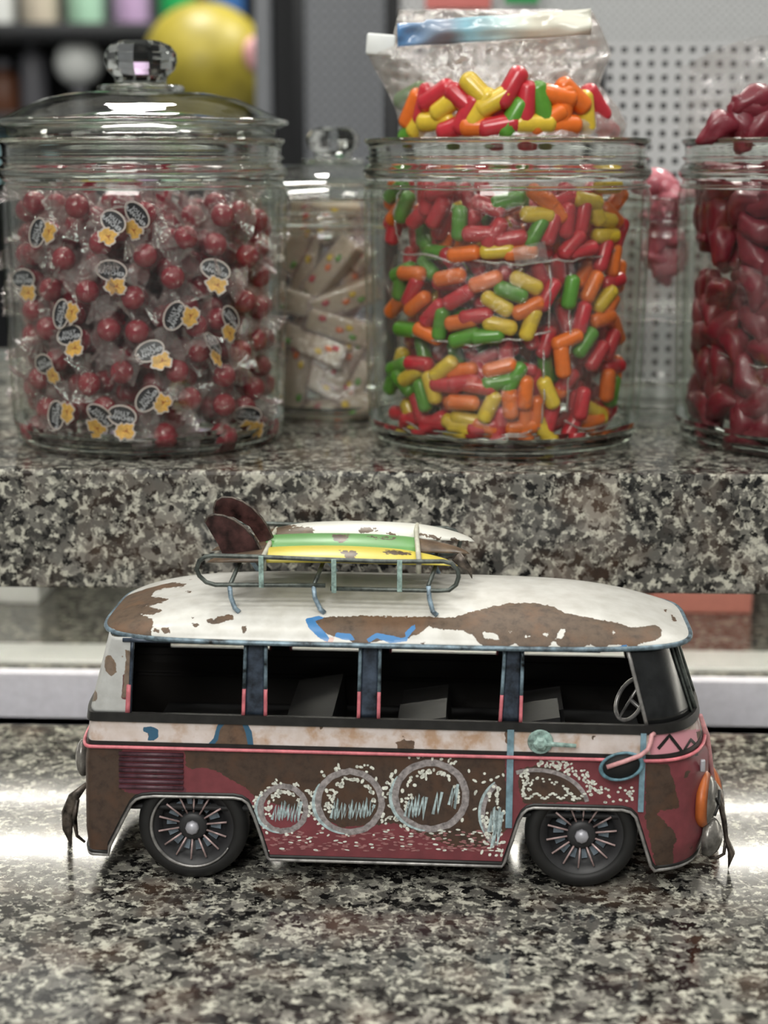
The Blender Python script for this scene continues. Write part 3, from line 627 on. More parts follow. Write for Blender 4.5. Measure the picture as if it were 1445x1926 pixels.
# what nobody could pick apart: the candies filling the middle of each jar behind the visible ones
def core(name, cx, cy, n, gens, mats, rmax, z0, z1, label, catg, seed):
    R3 = random.Random(seed); V, Fc, mi = [], [], []
    for k in range(n):
        r = rmax * math.sqrt(R3.random()); a = R3.uniform(0, 6.283); q = R3.randrange(len(mats)); g = gens[k % len(gens)]
        m_ = Matrix.Translation((r * math.cos(a), r * math.sin(a), R3.uniform(z0, z1))) @ Matrix.Rotation(R3.uniform(0, 6.28), 4, 'Z') @ Matrix.Rotation(R3.uniform(0, 6.28), 4, 'Y')
        nb = len(V); V += [m_ @ Vector(v) for v in g[0]]; Fc += [tuple(i + nb for i in f) for f in g[1]]; mi += [q] * len(g[1])
    o = mk(name, V, Fc, mats, mi=mi); o.location = (cx, cy, ZS); return tag(o, label, catg, kind='stuff')
lowcap = xf(lathe([(0, -.0098), (.0035, -.0085), (.0045, -.005), (.0045, .005), (.0035, .0085), (0, .0098)], 8), Matrix.Identity(4))
core('candy_heap', XJ2, CJY, 520, [lowcap], ['c_red', 'c_red', 'c_orange', 'c_red', 'c_yellow', 'c_green'], 0.050, 0.018, 0.145, 'capsule candies heaped deep inside the open jar behind the bags', 'candy', 3)
core('candy_heap', XJ1, JY, 420, [ico(.0070, 2), cat(fan(1, 3), fan(-1, 4)), cat(fan(1, 8), fan(-1, 9))], ['c_ball', 'wrapfilm', 'wrapfilm'], 0.050, 0.018, 0.140, 'wrapped red candies heaped deep inside the lidded jar', 'candy', 4)
# ---- film bags: crinkled pouches around the heaps
def pouch(name, cx, cy, r, th0, th1, z0, z1, depth, seed, label, mat='bagfilm'):
    nu, nv = 60, 34
    def fn(u, v):
        th = th0 + (th1 - th0) * u; e = (math.sin(math.pi * min(1, max(0, v)))) ** 0.35 * (math.sin(math.pi * u)) ** 0.3
        rr = r - 0.012 + 0.012 * e; z = z0 + (z1 - z0) * v
        q = Vector((math.sin(th) * 5, v * 7, seed)); k = noise.noise(q) * 0.0022 + noise.noise(q * 2.7) * 0.0014 + abs(noise.noise(Vector((u * 14 + seed, v * 3, 2)))) * 0.0016
        rr = min(rr + k, r); return (cx + rr * math.sin(th), cy - rr * math.cos(th), z + noise.noise(q * 1.3) * 0.003)
    g = panel(fn, nu, nv, 0.00005, lambda u, v: (0, 1, 0))
    # rear of the pouch
    def fb(u, v):
        th = th0 + (th1 - th0) * u; e = (math.sin(math.pi * v) * math.sin(math.pi * u)) ** 0.4
        rr = r - 0.012 - depth * e; return (cx + rr * math.sin(th), cy - rr * math.cos(th), z0 + (z1 - z0) * v)
    V, Fc = cat(g, panel(fb, 20, 12, 0.00005, lambda u, v: (0, 1, 0)))
    root = empty(name, (cx, cy, z0)); V = [(x - cx, y - cy, z - z0) for x, y, z in V]
    mk('film', V, Fc, mat, root)
    sm_ = []
    for k in range(33):
        u = .06 + .88 * k / 32; p_ = Vector(fn(u, .05 - .02 * math.sin(math.pi * u))); sm_.append((p_.x - cx, p_.y - cy - .0006, p_.z - z0 - .006 * math.sin(math.pi * u)))
    mk('welded_seam', *tube(sm_, .0007, 6), 'seamfilm', root)
    sm_ = []
    for k in range(17):
        v = .1 + .8 * k / 16; p_ = Vector(fn(.93 if th1 < 1 else .07, v)); sm_.append((p_.x - cx, p_.y - cy - .0006, p_.z - z0))
    mk('film_fold', *tube(sm_, .0006, 6), 'seamfilm', root)
    tag(root, label, 'bag'); return root
pouch('candy_bag', XJ2, CJY, 0.0755, -1.35, 0.42, ZS + 0.016, ZS + 0.068, 0.03, 3.1, 'clear bag of capsule candies lying lowest in the open jar')
pouch('candy_bag', XJ2, CJY, 0.0775, -1.35, 0.45, ZS + 0.072, ZS + 0.116, 0.03, 8.7, 'clear bag of capsule candies in the middle of the open jar')
pouch('candy_bag', XJ2, CJY, 0.0775, -1.3, 1.35, ZS + 0.118, ZS + 0.160, 0.03, 5.2, 'clear bag of capsule candies filling the top inside the open jar')
b_ = pouch('candy_bag', XJ2, CJY, 0.0755, 0.46, 1.4, ZS + 0.017, ZS + 0.118, 0.03, 1.9, 'tall clear bag of candies standing at the side of the open jar')
# small translucent label on the middle bag
p = cyl_hit(998, 478, XJ2, CJY, 0.0795)
lb_ = mk('paper_slip', *box(-.0095, .0095, 0, .0003, -.0055, .0055), 'film'); lb_.location = p; lb_.rotation_euler = (0, -.2, .2); tag(lb_, 'small whitish slip of tape on the middle candy bag', 'tape')
# big zip bag standing out of the jar mouth
zb = empty('zip_bag', (XJ2, CJY, ZS + 0.183))
def outline_at(t_):                                        # left / right edge of the bag in the picture against height
    ys = [262, 235, 200, 160, 125, 100, 75, 45, 18]; lf = [762, 752, 742, 722, 702, 692, 738, 745, 750]; rg = [1172, 1180, 1162, 1128, 1140, 1152, 1142, 1128, 1112]
    y = 262 + (18 - 262) * t_; i = 0
    while i < 7 and y < ys[i + 1]: i += 1
    f = (ys[i] - y) / (ys[i] - ys[i + 1]); return lf[i] + (lf[i + 1] - lf[i]) * f, rg[i] + (rg[i + 1] - rg[i]) * f, y
def bagsheet(side):
    def fn(u, v):
        l, r, y = outline_at(v); px = l + (r - l) * u
        thick = (0.056 * (1 - v) ** 0.8 + 0.003) * math.sin(math.pi * min(1, max(0, u))) ** 0.5
        q = Vector((u * 6, v * 5, side * 3.3)); k = noise.noise(q) * 0.010 * v ** 0.5 + noise.noise(q * 3) * 0.0045 + abs(noise.noise(q * 7)) * 0.0022
        p = aty(px, y, CJY - 0.004); return (p.x - XJ2, -0.004 + side * thick + k * (0.6 + 0.4 * v), p.z - ZS - 0.183)
    return panel(fn, 90, 60, 0.00005, lambda u, v: (0, 1, 0))
mk('front_film', *bagsheet(-1), 'bagtop', zb); mk('rear_film', *bagsheet(1), 'bagtop', zb)
t = NT('printed_header'); oc = t.n('SeparateXYZ', Vector=t.n('TexCoord').outputs['Generated']).outputs[0]
hd = t.ramp(t.math('ADD', oc, t.math('MULTIPLY', t.noise(25, 3, .5, t.obj()), 0.12)), [(0.05, (0.07, 0.22, 0.48)), (0.20, (0.22, 0.30, 0.42)), (0.32, (0.30, 0.34, 0.42)), (0.42, (0.25, 0.48, 0.58)), (0.58, (0.55, 0.70, 0.70)), (0.75, (0.78, 0.76, 0.64)), (1.0, (0.72, 0.71, 0.62))])
M['header'] = t.surf(t.pbr(Base_Color=hd, Roughness=0.25, Coat_Weight=0.4))
def hdr(u, v):
    px = 748 + (1112 - 748) * u; y0 = 88 - 22 * u; y1 = 38 - 22 * u ** 1.4 + (6 if u < .15 else 0); y = y0 + (y1 - y0) * v
    p = aty(px, y, CJY - 0.030); return (p.x - XJ2, -0.030 + noise.noise(Vector((u * 6, v * 2, 4))) * 0.006 - 0.004 * math.sin(math.pi * v), p.z - ZS - 0.183)
mk('printed_header', *panel(hdr, 60, 8, 0.0008, lambda u, v: (0, 1, 0)), 'header', zb)
mk('zip_strip', *tube([(hdr(i / 30, -0.06)[0], hdr(i / 30, 0)[1] - .001, hdr(i / 30, -0.06)[2]) for i in range(31)], 0.0012, 6), 'film', zb)
a = aty(688, 103, CJY - .01); b = aty(742, 62, CJY - .01)
mk('white_slider', *xf(box(0, b.x - a.x, -.004, .004, 0, b.z - a.z, .0015), Matrix.Translation((a.x - XJ2, -0.01, a.z - ZS - .183)) @ Matrix.Rotation(0.08, 4, 'Y')), 'bt_white', zb)
def slip(u, v):
    px = 955 + 110 * u; y = 122 - 62 * v; p = aty(px, y, CJY - 0.022); return (p.x - XJ2, -0.022 + noise.noise(Vector((u * 3, v * 3, 9))) * 0.008, p.z - ZS - 0.183)
mk('cream_label', *panel(slip, 16, 10, 0.0004, lambda u, v: (0, 1, 0)), 'film', zb)
tag(zb, 'clear zip bag with blue and white header rising from the open candy jar', 'bag')

# ---- right jar: dark red gummies
def gum(seed):
    bm = bmesh.new(); bmesh.ops.create_icosphere(bm, subdivisions=3, radius=1); V = []
    for v in bm.verts:
        c = v.co.normalized(); k = 1 + .28 * noise.noise(c * 1.6 + Vector((seed, 0, seed)))
        V.append(Vector((c.x * 0.0155 * k, c.y * 0.0078 * k, c.z * 0.0085 * k)) + Vector((0, 0, 0.003 * math.cos(c.x * 2.4))))
    Fc = [[v.index for v in f.verts] for f in bm.faces]; bm.free(); return V, Fc
gp = [mk('gummy_candy', *gum(i * 3.7 + 1), 'c_dark') for i in range(3)]; ug = set(); pg = []
def putg(k, p, rot, lab, grp, mat=None):
    o = gp[k]
    if o.name in ug or mat: o = o.copy(); C.objects.link(o)
    else: ug.add(o.name)
    if mat: o.data = o.data.copy(); o.data.materials[0] = M[mat]
    o.location = p; o.rotation_euler = rot
    if 'inside the jar' in lab: q = proj([p])[0]; wh = where(q[0], q[1], 1280, 1700, 320, 850); lab += ', ' + wh; grp += ' ' + wh
    if 'rose' in lab: lab += ', ' + ('upper', 'middle', 'lower')[min(2, int((0.33 - p.z) / 0.018)) if p.z < .33 else 0] + ' part'
    tag(o, lab, 'candy', grp)
tries = 0
while len(pg) < 125 and tries < 30000:
    tries += 1; th = rnd.uniform(-1.9, 0.5); r = rnd.choice([0.0685, 0.066, 0.054]); z = ZS + rnd.uniform(0.016, 0.155)
    p = Vector((XJ3 + r * math.sin(th), JY + .008 - r * math.cos(th), z))
    if any((p - q).length < 0.0135 for q in pg): continue
    if ZS + 0.093 < z < ZS + .115 and th < -.9: continue
    pg.append(p); putg(len(pg) % 3, p, (rnd.uniform(-.5, .5), rnd.uniform(-3, 3), th + rnd.uniform(-.4, .4)), 'dark red gummy candy inside the jar cut by the frame', 'dark red gummies in the jar')
for (px, py) in [(1418, 215), (1440, 235), (1395, 240), (1425, 195), (1360, 245), (1440, 205), (1410, 235)]:
    p = aty(px, py, JY - 0.03); 
    if any((p - q).length < 0.006 for q in pg): continue
    pg.append(p); putg(px % 3, p, (0, rnd.uniform(-1.5, 1.5), .3), 'dark red gummy above the cut-off jar rim, ' + ('topmost' if py < 205 else 'highest but one' if py < 210 else 'near the frame edge' if px > 1430 else 'at the %s of the heap' % ('outer slope' if px < 1400 else 'middle')), 'dark red gummies above the rim')
pouch('candy_bag', XJ3, JY + .008, 0.0755, -1.5, 0.4, ZS + 0.016, ZS + 0.056, .03, 12.3, 'clear bag of dark red gummies lying lowest in the cut-off jar')
pouch('candy_bag', XJ3, JY + .008, 0.0775, -1.5, 0.4, ZS + 0.058, ZS + 0.112, .03, 15.3, 'clear bag of dark red gummies in the middle of the cut-off jar')
rb = empty('candy_bag', (XJ3, JY, ZS + .184)); 
def rbag(u, v):
    px = 1315 + 260 * u + (1 - v) * -8; y = 255 - 190 * v * (0.75 + .25 * math.sin(u * 3)); q = Vector((u * 6, v * 5, 7.7)); p = aty(px, y, JY - .03)
    return (p.x - XJ3, -0.03 * math.sin(math.pi * u) + noise.noise(q) * 0.012 + abs(noise.noise(q * 3)) * 0.006, p.z - ZS - .184)
mk('crumpled_film', *panel(rbag, 60, 50, 0.00005, lambda u, v: (0, 1, 0)), 'bagfilm', rb); mk('rear_film', *xf(panel(rbag, 30, 30, 0.00005, lambda u, v: (0, 1, 0)), Matrix.Translation((0, .045, 0))), 'bagfilm', rb)
tag(rb, 'crumpled clear bag standing out of the jar of dark red gummies', 'bag')
core('candy_heap', XJ3, JY + .008, 160, [gum(4.4), gum(9.1)], ['c_dark'], 0.052, 0.018, 0.145, 'dark red gummies heaped deep inside the cut-off jar', 'candy', 5)
# pink candies in the small rear jar
for i, (px, py) in enumerate([(1232, 350), (1252, 365), (1236, 395), (1262, 400), (1240, 430), (1258, 450), (1236, 470), (1270, 360), (1262, 485), (1240, 500)]):
    p = cyl_hit(px, py, X5, 1.150, 0.055)
    if p: putg(i % 3, p, (0, i * 1.3, i * .4), 'rose pink candy %s in the small open rear jar' % ('at the near edge' if px < 1245 else 'toward the cut-off jar'), 'rose pink candies', 'c_pink')
pouch('candy_bag', X5, 1.150, 0.0625, -1.2, 1.2, ZS + 0.070, ZS + 0.128, .03, 22.3, 'small clear bag of rose pink candies in the rear open jar')

# ---- nougat bars in the smaller lidded jar
def nougat(seed):
    R2 = random.Random(seed); root = empty('nougat_bar', (0, 0, 0))
    V, Fc = box(-.022, .022, -.006, .006, -.0075, .0075, .0018); V = [Vector(v) + Vector((0, noise.noise(Vector(v) * 160) * .0012, noise.noise(Vector(v) * 120 + Vector((3, 0, 0))) * .0012)) for v in V]
    mk('bar', V, Fc, 'nougat', root)
    for m in ('c_red', 'c_green', 'c_orange', 'c_yellow'):
        mk('fruit_bit', *xf(ico(.0026, 2, 1.2, .5, .9, .3, 2, seed), Matrix.Translation((R2.uniform(-.018, .018), -.0062, R2.uniform(-.005, .005)))), m, root)
    mk('film_wrapper', *cat(box(-.025, .025, -.0072, .0072, -.0088, .0088, .002), xf(fan(1, seed, .007, .008), Matrix.Translation((.018, 0, 0))), xf(fan(-1, seed, .007, .008), Matrix.Translation((-.018, 0, 0)))), 'wrapfilm', root, smooth=False)
    return root
np_ = [nougat(1), nougat(2)]
spots = [(590, 440, 10), (640, 455, -40), (625, 505, 50), (575, 505, 80), (650, 560, 20), (580, 575, -15), (640, 615, -18), (590, 650, -22), (655, 670, 60), (600, 720, -28), (640, 770, 10), (580, 780, -5), (660, 740, 70), (570, 620, 60), (610, 400, -5), (560, 700, 80), (660, 520, 75), (560, 450, 60)]
for i, (px, py, a) in enumerate(spots):
    p = cyl_hit(px, py, XB, YB4, 0.052) 
    o = np_[i] if i < 2 else copy_tree(np_[i % 2]); o.location = p + Vector((0, rnd.uniform(0, .012), 0)); o.rotation_euler = (rnd.uniform(-.3, .3), -math.radians(a), rnd.uniform(-.3, .3))
    tag(o, 'film-wrapped cream nougat bar in the smaller jar, %s, %s' % (where(px, py, 550, 680, 390, 800), 'level' if abs(a) < 12 else 'steep' if abs(a) > 49 else 'slanting'), 'candy', 'nougat bars in the smaller lidded jar')

# ------------------------------------------------------------ the toy van
exec_van = True
VM = Vector((-0.0282, 0.7578, 0)); VANG = math.radians(-1.0)
VU = Vector((math.cos(VANG), math.sin(VANG), 0)); VN = Vector((-VU.y, VU.x, 0))
VO = VM - VU * 0.0953 - VN * 0.004                          # origin: under the rear axle, in the plane of the near side
van = empty('toy_van', VO, VANG); VMAT = Matrix.Translation(VO) @ Matrix.Rotation(VANG, 4, 'Z'); VINV = VMAT.inverted()
tag(van, 'rusty painted metal toy camper van with white roof and maroon sides on the granite counter', 'toy van')
def L(px, py, y=0.0):                                       # point of the photograph on the van's own plane at depth y
    d = ray(px, py); P0 = VO + VN * y; t_ = (P0 - CAMP).dot(VN) / d.dot(VN); return VINV @ (CAMP + d * t_)
def wv(V): return [VMAT @ Vector(v) for v in V]
q1 = L(300, 1342.5); q2 = L(1200, 1365); TILT = (q2.z - q1.z) / (q2.x - q1.x)    # the nose sits a touch lower
def tz(x, z): return z + TILT * (x - 0.095)
def U(px, py): q = L(px, py); return q.x, q.z - TILT * (q.x - 0.095)
YC = 0.056
XFC = L(1340, 1520, YC * 0.55).x
Zsill = U(700, 1622)[1]; Zbelt = U(700, 1413)[1]; Zwb = U(700, 1357)[1] + .0006; Zgut = U(700, 1222)[1] + 0.0015
Xr_sill = U(152, 1602)[0]; Xr_wb = U(154, 1335)[0]
ZK = [Zsill, Zsill + .012, Zbelt - .01, Zbelt, Zwb, Zgut]
def prm(z):
    lerp = lambda a: float(np.interp(z, ZK, a))
    return lerp([Xr_sill, Xr_sill - .001, Xr_sill + .0, Xr_sill + .0015, Xr_wb, Xr_wb + .0095]), lerp([XFC - .004, XFC, XFC - .001, XFC - .005, XFC - .0085, XFC - .021]), lerp([.0555, .056, .056, .056, .0555, .0500])
DR, DF = 0.008, 0.036
def outline(z, nn=250, nf=60, nfar=90, nr=44, off=0.0, full=True):
    xr, x_f, h = prm(z); xr -= off; x_f += off; h += off; P_ = []
    a, b = xr + DR, x_f - DF
    for i in range(nn): P_.append((a + (b - a) * i / nn, YC - h))
    e = 2 / 2.5
    for i in range(nf):
        t_ = -math.pi / 2 + math.pi * i / nf; P_.append((b + DF * abs(math.cos(t_)) ** e, YC + h * math.copysign(abs(math.sin(t_)) ** e, math.sin(t_))))
    for i in range(nfar): P_.append((b + (a - b) * i / nfar, YC + h))
    e = 2 / 2.9
    for i in range(nr):
        t_ = math.pi / 2 + math.pi * i / nr; P_.append((a - DR * abs(math.cos(t_)) ** e, YC + h * math.copysign(abs(math.sin(t_)) ** e, math.sin(t_))))
    return P_
def ring_pts(z, off=0.0, i0=None, i1=None, **k):
    P_ = outline(z, off=off, **k); P_ = P_ if i0 is None else P_[i0:i1]
    return [(x, y, tz(x, z)) for x, y in P_]
def archpoly(lst): return [U(*p) for p in lst]
ARCH_R = archpoly([(190, 1640), (206, 1592), (232, 1540), (247, 1512), (256, 1503), (268, 1499), (290, 1497), (440, 1500), (455, 1503), (466, 1510), (478, 1535), (492, 1575), (503, 1612), (504, 1660)])
ARCH_F = archpoly([(946, 1660), (950, 1620), (962, 1585), (975, 1545), (983, 1530), (992, 1522), (1004, 1519), (1170, 1523), (1186, 1527), (1196, 1537), (1206, 1568), (1218, 1608), (1224, 1628), (1226, 1668)])
def inside(p, poly): return sdf([p], [poly])[0] > 0
def shell(z0, z1, nz, arches=True, **k):
    rows = [outline(z0 + (z1 - z0) * j / nz, **k) for j in range(nz + 1)]; n = len(rows[0]); V = []; xz = []
    for j, r in enumerate(rows):
        z = z0 + (z1 - z0) * j / nz
        for (x, y) in r: V.append([x, y, z])
    V = np.array(V); Fc = [(j * n + i, j * n + (i + 1) % n, (j + 1) * n + (i + 1) % n, (j + 1) * n + i) for j in range(nz) for i in range(n)]
    if arches:
        Fa = np.array(Fc); ctr = V[Fa].mean(1)[:, [0, 2]]; side = np.abs(V[Fa].mean(1)[:, 1] - YC) > 0.05
        drop = (sdf(ctr, [ARCH_R, ARCH_F]) > 0) & side
        ku = set(np.unique(Fa[~drop]).tolist()); kd = set(np.unique(Fa[drop]).tolist())
        for vi in ku & kd:                                   # pull the ragged border onto the arch outline
            p = V[vi][[0, 2]]; best = None
            for poly in (ARCH_R, ARCH_F):
                for a_, b_ in zip(poly[:-1], poly[1:]):
                    a2 = np.array(a_); e_ = np.array(b_) - a2; h_ = np.clip(((p - a2) @ e_) / (e_ @ e_), 0, 1); c_ = a2 + e_ * h_; d_ = ((p - c_) ** 2).sum()
                    if best is None or d_ < best[0]: best = (d_, c_)
            if best[0] < 0.0022 ** 2: V[vi, 0], V[vi, 2] = best[1]
        Fc = [tuple(f) for f in Fa[~drop]]
    V[:, 2] += TILT * (V[:, 0] - 0.095)
    return V, Fc
def attrs_for(V, rust=(), edge=(), second=(), far_noise=True):
    Q = proj(wv(V)); Vn = np.asarray(V)
    near = Vn[:, 1] < YC + .02
    out = {}
    for nm, pl_ in (('rust', rust), ('edge', edge), ('second', second)):
        d = sdf(Q, pl_) if pl_ else np.full(len(Q), -40.0)
        if nm == 'rust': d = np.where(near, d, np.array([noise.noise(Vector((v[0] * 30, v[2] * 40, 2))) * 40 - 6 for v in Vn]) if far_noise else -40)
        elif nm != 'rust': d = np.where(near, d, -40)
        out[nm] = d
    return out
# lower body
V, Fc = shell(Zsill, Zbelt, 52)
rustL = [[(140, 1400), (232, 1404), (226, 1425), (224, 1480), (240, 1492), (262, 1495), (240, 1530), (205, 1600), (150, 1620)],
         [(347, 1408), (950, 1425), (955, 1560), (915, 1592), (850, 1594), (800, 1572), (745, 1548), (690, 1552), (640, 1556), (600, 1535), (560, 1525), (520, 1512), (480, 1500), (462, 1482), (440, 1470), (412, 1452), (385, 1444), (360, 1446), (350, 1440)],
         [(978, 1445), (1010, 1440), (1050, 1447), (1085, 1470), (1110, 1508), (1040, 1510), (985, 1512), (975, 1480)],
         [(1216, 1436), (1258, 1438), (1268, 1470), (1279, 1518), (1262, 1524), (1240, 1524), (1236, 1534), (1252, 1546), (1266, 1560), (1276, 1580), (1266, 1592), (1266, 1640), (1236, 1640), (1214, 1540)],
         [(1288, 1452), (1298, 1448), (1296, 1462), (1286, 1464)], [(1296, 1594), (1304, 1592), (1302, 1602)], [(1320, 1560), (1352, 1560), (1345, 1620), (1325, 1622)]]
secL = [[(235, 1480), (350, 1482), (350, 1500), (240, 1500)]]
lower = mk('lower_body', V, Fc, 'red', van, attrs=attrs_for(V, rustL, (), secL))
# cream band
V, Fc = shell(Zbelt, Zwb, 14, arches=False)
rustB = [[(392, 1406), (408, 1392), (412, 1370), (424, 1352), (455, 1352), (466, 1375), (472, 1412), (392, 1412)], [(744, 1396), (760, 1392), (780, 1394), (779, 1408), (768, 1412), (762, 1408), (750, 1410)],
         [(600, 1362), (611, 1360), (604, 1376)], [(755, 1385), (765, 1384), (760, 1389)], [(1112, 1382), (1122, 1384), (1114, 1392)], [(276, 1374), (286, 1372), (288, 1388), (280, 1388)], [(950, 1376), (955, 1374), (956, 1400), (951, 1396)], [(1300, 1415), (1312, 1418), (1306, 1424)], [(1308, 1376), (1330, 1372), (1332, 1398), (1316, 1400)]]
edgeB = [[(382, 1410), (402, 1388), (408, 1366), (420, 1352), (430, 1352), (414, 1372), (410, 1392), (394, 1410)], [(452, 1352), (462, 1355), (474, 1376), (478, 1410), (468, 1410), (462, 1378)],
         [(268, 1368), (285, 1366), (298, 1372), (298, 1386), (290, 1393), (278, 1393), (280, 1380), (270, 1376)]]
mk('cream_band', V, Fc, 'band', van, attrs=attrs_for(V, rustB, edgeB, [[(1224, 1372), (1330, 1372), (1330, 1440), (1224, 1440)]]))
# mouldings running round the body
def around(name, z, r, mat, off=0.0, flat=1.0, seg=8):
    P_ = ring_pts(z, off, nn=60, nf=40, nfar=40, nr=28); return mk(name, *tube(P_, r, seg, True, flat), mat, van)
around('sill_trim', Zsill, 0.0009, 'steel', 0.0004) if False else None
def belt(name, z0, z1, off, mat):
    k = dict(nn=80, nf=50, nfar=50, nr=30); A_ = ring_pts(z0, -0.001, **k); B_ = ring_pts(z0, off, **k); C_ = ring_pts(z1, off, **k); D_ = ring_pts(z1, -0.001, **k); n = len(A_)
    V = A_ + B_ + C_ + D_; Fc = []
    for a_ in range(3):
        for i in range(n): j = (i + 1) % n; Fc.append((a_ * n + i, a_ * n + j, (a_ + 1) * n + j, (a_ + 1) * n + i))
    return sharp(mk(name, V, Fc, mat, van))
belt('window_sill_belt', Zwb - .0036, Zwb + .0008, 0.0013, 'black')
belt('lower_black_moulding', Zbelt - .0001, Zbelt + .0018, 0.0005, 'black')
around('pink_moulding', Zbelt - .0008, 0.0009, 'pink', 0.0013)
# dark sill edge and steel beading along the sill and the arches
def bead_path(side):
    P_ = []
    yb = 0.0 - .0002 if side < 0 else 2 * YC + .0002
    def add(pts): P_.extend([(x, yb, tz(x, z)) for x, z in pts])
    a1 = [p for p in ARCH_R if p[1] > Zsill]; a2 = [p for p in ARCH_F if p[1] > Zsill]
    start = outline(Zsill, off=.0003)
    if side < 0:
        rear = [(x, y, tz(x, Zsill)) for x, y in start[-22:]]; P_.extend(rear)
    add([(a1[0][0] - .0006, Zsill)]); add(a1); add([(a1[-1][0] + .0015, Zsill)]); add([(a2[0][0] - .0015, Zsill)]); add(a2); add([(a2[-1][0] + .002, Zsill)])
    if side < 0:
        P_.extend([(x, y, tz(x, Zsill)) for x, y in start[250:284] if x > a2[-1][0] + .0025])
    return P_
for s_ in (-1, 1):
    mk('steel_beading', *tube(bead_path(s_), 0.00085, 8), 'steel', van)
    mk('dark_arch_edge', *tube([(x, y + (.0008 if s_ < 0 else -.0008), z + .0013) for x, y, z in bead_path(s_)], 0.0012, 8), 'black', van)
# floor plate, wheel wells, interior
fl = outline(Zsill + .008, off=-.004, nn=20, nf=20, nfar=20, nr=16)
mk('floor_plate', *prism([(x, y) for x, y in fl], 0.036, 0.038, 'z'), 'interior', van)
mk('seat_base', *box(-.03, .225, .006, 2 * YC - .006, .054, .057), 'interior', van)
for (x0, ang, hh, y0, y1) in [(0.055, -.12, .077, .03, .10), (0.112, -.3, .081, .02, .05), (0.112, -.3, .072, .064, .10), (0.168, -.12, .082, .02, .05), (0.172, -.12, .072, .062, .10)]:
    mk('seat_back', *prism([(x0 - .012, .057), (x0 + .014, .057), (x0 + .012, hh), (x0 - .012, hh - .004)], y0, y1), 'seat', van, smooth=False)
# window openings: panels, pillars, frames
def strip_x(xa0, xa1, xb0, xb1, z0, z1, off=0.0, thick=.0012, nu=6, nv=12, far=False):   # panel on the leaning window band
    def fn(u, v):
        z = z0 + (z1 - z0) * v; h = prm(z)[2] + off; x = (xa0 + (xb0 - xa0) * v) + ((xa1 + (xb1 - xb0 - xa1 + xa0) * v) - xa0) * u
        return (x, (YC - h) if not far else (YC + h), tz(x, z))
    return panel(fn, nu, nv, thick, lambda u, v: (0, 1 if not far else -1, 0))
Xp = lambda px, py: U(px, py)[0]
zw0, zw1 = Zwb + .0004, Zgut
def lean(px_b, px_t): return Xp(px_b, 1340), L(px_t, 1222, .005).x
pil = [((454, 502), (459, 503)), ((671, 715), (675, 718)), ((938, 983), (947, 987))]
for (b0, b1), (t0, t1) in pil:
    for far in (False, True):
        xb0, xb1 = Xp(b0, 1345), Xp(b1, 1345); xt0, xt1 = L(t0, 1225, .005).x, L(t1, 1225, .005).x
        mk('window_pillar', *strip_x(xb0 + .0013, xb1 - .0013, xt0 + .0013, xt1 - .0013, zw0, zw1, -.0012, far=far), 'navy', van)
        for (xa, xb) in ((xb0, xt0), (xb1 - .0016, xt1 - .0016)):
            zs_ = zw0 + (zw1 - zw0) * .36; xm = xa + (xb - xa) * .36
            mk('window_bead', *strip_x(xm, xm + .0016, xb, xb + .0016, zs_, zw1, .0004, .002, 1, 4, far), 'gutter', van)
            mk('window_bead', *strip_x(xa, xa + .0016, xm, xm + .0016, zw0, zs_, .0004, .002, 1, 4, far), 'pink', van)
# rear corner panels wrap round the corner
def corner_panel(mirror):
    xe_b, xe_t = Xp(242, 1335), L(247, 1218, .005).x
    def fn(u, v):
        z = zw0 + (zw1 - zw0) * v; P_ = outline(z, nn=200, nr=60); n = len(P_)
        xe = xe_b + (xe_t - xe_b) * v; xr, x_f, h = prm(z)
        xs = xr + DR
        if u > 0.5: f = (u - .5) * 2; x, y = xs + (xe - xs) * f, YC - h
        else:
            t_ = math.pi * 1.5 - (1 - u * 2) * math.pi * .40; e = 2 / 2.9
            x, y = xs - DR * abs(math.cos(t_)) ** e, YC + h * math.copysign(abs(math.sin(t_)) ** e, math.sin(t_))
        if mirror: y = 2 * YC - y
        return (x, y, tz(x, z))
    return panel(fn, 60, 24, .001, lambda u, v: (0.4, 1 if not mirror else -1, 0))
for mir in (False, True):
    V, Fc = corner_panel(mir)
    mk('rear_corner_panel', V, Fc, 'pillarwhite', van, attrs=attrs_for(V, [[(199, 1233), (208, 1232), (218, 1246), (220, 1264), (210, 1272), (198, 1262), (196, 1248)], [(186, 1216), (196, 1220), (190, 1240), (182, 1262), (176, 1282), (172, 1270), (178, 1240)], [(236, 1222), (246, 1224), (246, 1240), (236, 1236)], [(170, 1270), (178, 1266), (176, 1290), (168, 1292)], [(166, 1296), (176, 1292), (184, 1306), (182, 1318), (166, 1322), (162, 1310)], [(243, 1232), (236, 1244), (232, 1290), (228, 1312), (240, 1312), (248, 1240)], [(228, 1230), (233, 1232), (230, 1238)]], (), [[(232, 1268), (244, 1262), (240, 1318), (228, 1314)]]))
xb, xt = Xp(240, 1335), L(246, 1218, .005).x
mk('window_bead', *strip_x(xb, xb + .0016, xt, xt + .0016, zw0, zw1, .0005, .002, 1, 6), 'navy', van)
zs_ = zw0 + (zw1 - zw0) * .38
mk('window_bead', *strip_x(xb - .0012, xb + .001, xb + (xt - xb) * .38 - .001, xb + (xt - xb) * .38 + .001, zw0, zs_, .0009, .002, 1, 4), 'pink', van)
for s_ in (0, 1):                                          # top rail of the window openings
    yb = 0
    pts = [(x, (YC - prm(Zgut - .001)[2]) if s_ == 0 else (YC + prm(Zgut - .001)[2]), tz(x, Zgut - .0012)) for x in np.linspace(Xr_wb + .02, XFC - .06, 30)]
    mk('window_header', *tube(pts, .0011, 8), 'navy', van)
